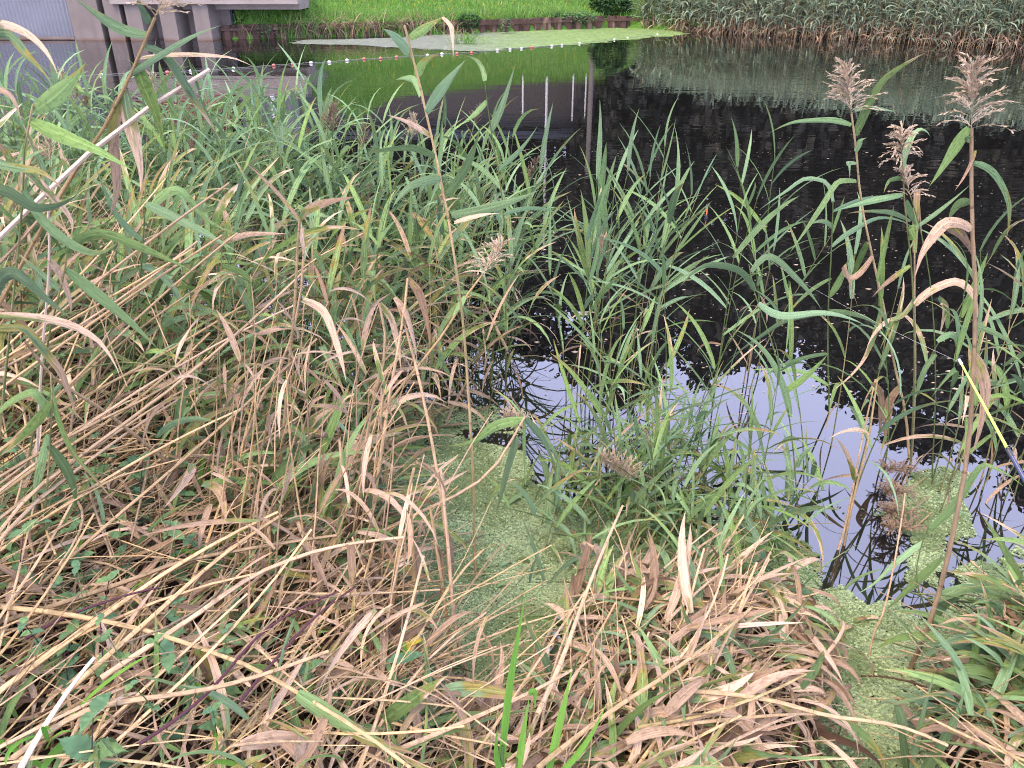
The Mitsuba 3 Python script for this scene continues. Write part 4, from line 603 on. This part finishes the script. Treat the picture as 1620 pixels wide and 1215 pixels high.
j_ = join(stand); put(thing('reeds', 'further reeds of the stands, too dense to tell apart', 'reeds', kind='stuff'), j_[:2], 'plant_material', smooth=True, uv=j_[2])
del thatch, stand

# nettles and other herbs in the straw
def nettle(x, y, z, H, label, rng, big=1.0):
    k = thing('nettle', label, 'nettle', 'nettles in the straw'); a = rng.uniform(0, 6.28); P = np.stack([x + math.cos(a) * .08 * np.linspace(0, 1, 7) ** 2, y + math.sin(a) * .08 * np.linspace(0, 1, 7) ** 2, z + H * np.linspace(0, 1, 7)], -1)
    v, f, u = tubes(P[None], (.0026 * np.linspace(1, .5, 7))[None], seeds(1), [23 if rng.uniform() < .4 else 12], 5); veg_part(k, 'stem', v[0], f, u[0])
    nl = int(rng.integers(3, 6)); n = 15
    for q in range(nl):
        t = .35 + .65 * q / max(nl - 1, 1); i0 = min(int(t * 6), 5); o = P[i0] + (P[i0 + 1] - P[i0]) * (t * 6 - i0); L = rng.uniform(.035, .07) * big * (1.15 - .5 * t)
        az = a + q * 1.57 + np.array([0, math.pi]) + rng.normal(0, .25, 2)
        C_, S = leaf_curves(np.repeat(o[None], 2, 0), az, rng.uniform(.1, .6, 2), np.full(2, L), rng.uniform(.4, 1.3, 2), rng.normal(0, .3, 2), rng.normal(0, .3, 2), n=n)
        s = np.linspace(0, 1, n); w = (np.sin(np.clip(s * 1.05 + .04, 0, 1) ** .62 * math.pi) * .62 + .02) * L * (1 + .13 * (np.arange(n) % 2 * 2 - 1)); w[-1] = .001
        v, f, u = ribbons(C_, np.repeat(w[None], 2, 0), S, seeds(2), [22, 22], fold=.22)
        for m_ in range(2): veg_part(k, 'leaf', v[m_], f, u[m_])
rn = np.random.default_rng(301)
for q, (x, y) in enumerate(spots(poly((-80, 1215), (-40, 980), (150, 900), (330, 880), (470, 960), (560, 1080), (700, 1170), (720, 1240), (300, 1330), (0, 1330)), 64, rn)):
    nettle(x, y, gz(x, y), rn.uniform(.22, .42), f"{'larger' if q % 3 == 0 else 'small'} green nettle in the lower left straw", rn, 1.35 if q % 3 == 0 else 1.0)
for px, py in ((560, 1165), (620, 1130), (705, 1110), (760, 1120), (640, 1190)): x, y, _ = onz(px, py, .05); nettle(x, y, max(0, gz(x, y)), .16, 'broad leaved nettle at the bottom edge of the duckweed', rn, 1.7)
x, y, _ = onz(160, 1290, .3); nettle(x, y, gz(x, y),   .3, 'big toothed nettle leaf plant at the very bottom left', rn, 1.7)
for q, (px, py) in enumerate(((197, 835), (395, 1015), (345, 1125), (650, 1020), (668, 1000), (395, 820), (255, 860), (640, 1015))):
    b = onz(px, py, .32); C_, S = leaf_curves(b[None], [rn.uniform(0, 6)], [.2], [.055], [1.2], [0], [.5], n=8); v, f, u = ribbons(C_, leaf_width([.024], 8, .5), S, seeds(1), [28])
    C2 = spline([b, b + [.01, .01, -.12], b + [.03, .0, -.34]], 5)[None]; k = thing('yellow_leaf', ['small yellow leaf in the straw under the left reeds', 'yellow leaf hanging over dark stems in the lower left', 'yellow leaf low beside a nettle at lower left', 'orange yellow leaf by the duckweed edge, lower one', 'orange yellow leaf by the duckweed edge, right one', 'yellow leaf below the dry stem with broken top', 'yellow leaf in the shade of the thatch', 'orange yellow leaf by the duckweed edge, left one'][q], 'leaf')
    veg_part(k, 'blade', v[0], f, u[0]); v, f, u = tubes(C2, np.full((1, 5), .0015), seeds(1), [14], 4); veg_part(k, 'stalk', v[0], f, u[0])

# ------------------------------------------------------------------ duckweed
rd = np.random.default_rng(401)
W1 = poly((560, 800), (620, 740), (600, 690), (700, 670), (760, 700), (830, 715), (850, 760), (900, 800), (960, 780), (1100, 840), (1260, 880), (1300, 940), (1100, 960), (960, 960), (880, 980), (850, 1100), (780, 1170), (640, 1110), (600, 950))
W2 = poly((1230, 945), (1290, 940), (1330, 925), (1370, 955), (1420, 950), (1450, 975), (1520, 950), (1640, 990), (1600, 1100), (1620, 1400), (1230, 1400), (1230, 1090))
W3 = poly((1440, 748), (1490, 738), (1545, 752), (1530, 800), (1545, 850), (1500, 870), (1480, 930), (1430, 920), (1440, 850), (1400, 830))
W4 = poly((1480, 930), (1520, 895), (1560, 885), (1600, 860), (1720, 900), (1720, 1010), (1540, 1010))
W5 = poly((560, 690), (580, 640), (700, 630), (850, 650), (840, 690), (700, 690))
W6 = poly((1130, 830), (1180, 790), (1240, 830), (1300, 880), (1300, 930), (1200, 900))
W7 = poly((1320, 800), (1440, 795), (1440, 830), (1340, 825))
pts = []
for pg, dens, thin in ((W1, 88000, .25), (W2, 88000, .3), (W3, 88000, .36), (W4, 95000, .42), (W5, 60000, .5), (W6, 80000, .45), (W7, 80000, .46)):
    n = int(pg.area * dens); p = np.array(spots(pg, n, rd)); d = shapely.distance(pg.exterior, shapely.points(p[:, 0], p[:, 1]))
    nz = meshkit.fbm(np.c_[p * 9, 0 * p[:, :1]], 4, 3) * .6 + meshkit.fbm(np.c_[p * 45, 0 * p[:, :1]], 2, 5) * .4
    big = meshkit.fbm(np.c_[p * 3.2, 0 * p[:, :1] + 9], 3, 11); pts.append(p[nz > thin + .02 + .85 * np.maximum(0, big - .5) + .3 * np.exp(-d / .05) - .12 + .2 * (rd.uniform(size=n) - .5)])
p = np.vstack(pts); n = len(p); a = rd.uniform(0, 6.28, n); r = rd.uniform(.0018, .0050, n); ang = np.arange(6) * math.pi / 3
ti = rd.normal(0, .28, (n, 2)); q = np.stack([np.cos(ang[None] + a[:, None]) * r[:, None] * 1.25, np.sin(ang[None] + a[:, None]) * r[:, None]], -1)
V = np.concatenate([p[:, None] + q, (.004 + rd.uniform(-.0015, .0025, n)[:, None] + (q * ti[:, None]).sum(-1))[..., None]], -1).reshape(-1, 3)
f = (np.arange(n) * 6)[:, None, None] + np.array([[0, 1, 2], [0, 2, 3], [0, 3, 4], [0, 4, 5]])[None]; s_ = seeds(n)
dk = meshkit.fbm(np.c_[p * 5, 0 * p[:, :1] + 3], 3, 13) + rd.normal(0, .12, n) > .56; U = np.repeat(np.c_[s_ + .5, np.where(dk, 30.5, 24.5)], 6, 0)
put(thing('duckweed', 'pale green duckweed covering the still water near the bank', 'duckweed', kind='stuff'), (V, f.reshape(-1, 3)), 'plant_material', uv=U)
# seeds and specks drifting on the open water
n = 1400; yy = 4.0 + 8 * rd.uniform(0, 1, n) ** 1.5; xx = rd.uniform(-.4, 1.05, n) * yy * .75 + .15; r = rd.uniform(.0025, .0075, n) * np.where(rd.uniform(size=n) < .06, 2.2, 1); ang = np.arange(4) * math.pi / 2
q = np.stack([np.cos(ang)[None] * r[:, None] * rd.uniform(.6, 2.2, (n, 1)), np.sin(ang)[None] * r[:, None]], -1)
V = np.concatenate([np.c_[xx, yy][:, None] + q, np.full((n, 4, 1), .003)], -1).reshape(-1, 3); f = (np.arange(n) * 4)[:, None, None] + np.array([[0, 1, 2], [0, 2, 3]])[None]
put(thing('water_specks', 'pale seeds and specks drifting on the black water', 'seeds', kind='stuff'), (V, f.reshape(-1, 3)), 'plant_material', uv=np.repeat(np.c_[seeds(n) + .5, np.full(n, 20.5)], 4, 0))
# leaves curled on the duckweed
for q, (px, py, az) in enumerate(((1330, 1000, .2), (1350, 985, .0), (1366, 980, -.3), (790, 898, .3), (838, 892, 2.6), (845, 910, .4), (785, 930, .1), (770, 905, 2.8))):
    b = onz(px, py, .004); C_, S = leaf_curves(b[None], [az], [.9], [.075], [2.2], [.3], [.2], n=9); v, f, u = ribbons(C_, leaf_width([.018], 9), S, seeds(1), [7 if q < 3 else 4])
    k = thing('floating_leaf', ['curled brownish leaf tip on the lower right duckweed, left of three', 'curled leaf tip on the lower right duckweed, middle of three', 'curled leaf tip on the lower right duckweed, right of three', 'small green sprig on the middle duckweed, upper one', 'floating sprig by the low green clump, upper', 'floating sprig by the low green clump, lower', 'small sprig on the middle duckweed, lowest', 'small sprig on the middle duckweed, left one'][q], 'leaf'); put(k, (v[0], f), 'plant_material', smooth=True, uv=u[0])
# sunken flower heads of a fallen reed by the weed island
for q, (px, py) in enumerate(((1425, 745), (1430, 780), (1435, 812), (1440, 838))):
    b = onz(px, py, .03); k = thing('sodden_flower_head', ['sodden feathery reed head at the top of the weed island', 'sodden feathery reed head, second from the top by the weed island', 'sodden feathery reed head, third by the weed island', 'lowest sodden reed head trailing in the mirrored sky'][q], 'flower head'); veg_part(k, 'plume', *panicle(b, [-.8, -.35, .22], .19, rd, 21, 1.3, .8)); labels[k + '__plume'] = {'kind': 'stuff'}
    C2 = spline([b, b + [.12, .1, -.01], b + [.25, .25, -.06]], 5)[None]; v, f, u = tubes(C2, np.full((1, 5), .003), seeds(1), [17], 5); veg_part(k, 'stalk', v[0], f, u[0])

# ------------------------------------------------------------------ fishing rod and its float
tip, j1, j2 = at(1520, 574, 1.95), at(1597, 716, 1.72), at(1640, 790, 1.60); d = norm(j2 - tip); butt = tip + d * 1.75
k = thing('fishing_rod', 'fishing rod with a fluorescent lime tip section poking in at the right edge', 'fishing rod')
lime = lambda a, b, r0, r1, m_=12: tube_mesh(np.linspace(a, b, 6), np.linspace(r0, r1, 6), m_)
part(k, 'tip_section', lime(tip, j1, .0028, .0042), 'lime_paint', 40); part(k, 'shaft', lime(j1, butt, .0058, .011), 'rod_blank', 40)
part(k, 'ferrule', lime(j1 - d * .012, j1 + d * .012, .0066, .0066), 'dark_paint', 40)
part(k, 'tip_cap', trimesh.util.concatenate([lime(tip - d * .010, tip + d * .006, .0040, .0040), trimesh.creation.icosphere(2, .0040).apply_translation(tip - d * .010)]), 'float_white', 40)
for c_, rr in ((tip - d * .008, .006), (j1 - d * .004, .009), (j2 + d * .1, .011)):
    tor = trimesh.creation.torus(rr, .0013, 16, 8); tor.apply_transform(trimesh.geometry.align_vectors([0, 0, 1], d)); tor.apply_translation(c_ + np.array([0, 0, rr + .005])); part(k, 'line_guide', tor, 'dark_paint', 40)
part(k, 'handle', lime(butt - d * .45, butt, .015, .014), 'dark_paint', 40)
fb = onz(1117, 345, 0.0); k = thing('fishing_float', 'tiny orange fishing float upright on the black water', 'float')
part(k, 'antenna', trimesh.creation.cylinder(.006, .075, sections=10, transform=trimesh.transformations.translation_matrix((fb[0], fb[1], .065))), 'orange_paint', 40)
bd = trimesh.creation.revolve(np.array([[.001, -.12], [.012, -.06], [.017, -.01], [.010, .03], [.001, .035]]), sections=12); bd.apply_translation((fb[0], fb[1], 0)); part(k, 'body', bd, 'dark_paint', 40)
s = np.linspace(0, 1, 24)[:, None]; ln = tip * (1 - s) + np.array([fb[0], fb[1], .15]) * s - np.array([0, 0, .35]) * (s * (1 - s)) * 1.2
put(thing('fishing_line', 'hair thin fishing line running from the rod tip to the float', 'line'), tube_mesh(ln, .0003, 4), 'float_white', 40)

# things that would share a label are told apart by their order in the picture
ORD = ['first', 'second', 'third', 'fourth', 'fifth', 'sixth', 'seventh', 'eighth', 'ninth', 'tenth', 'eleventh', 'twelfth']
alike = {}
for k, L in labels.items():
    if 'label' in L and L.get('group') and '__' not in k: alike.setdefault(L['label'], []).append(k)
def middle(k):
    vs = np.vstack([meshkit.WRITTEN[scene[q]['filename']][0] for q in scene if q == k or q.startswith(k + '__')]); p = vs.mean(0) - CAM; return p @ np.array([1, 0, 0]) / (p @ FW), -(p @ UPV) / (p @ FW)
for text, ks in alike.items():
    if len(ks) < 2: continue
    where = sorted((middle(k)[1], middle(k)[0], k) for k in ks); rows = max(1, math.ceil(len(ks) / 12)); per = math.ceil(len(ks) / rows)
    for r_ in range(rows):
        row = sorted((x, k) for _, x, k in where[r_ * per:(r_ + 1) * per])
        for q, (_, k) in enumerate(row):
            labels[k]['label'] = text + (f', {ORD[q]} from left' if len(row) > 1 else '') + (f', {["top", "second", "third", "fourth", "fifth", "sixth"][r_]} row' if rows > 1 else '')
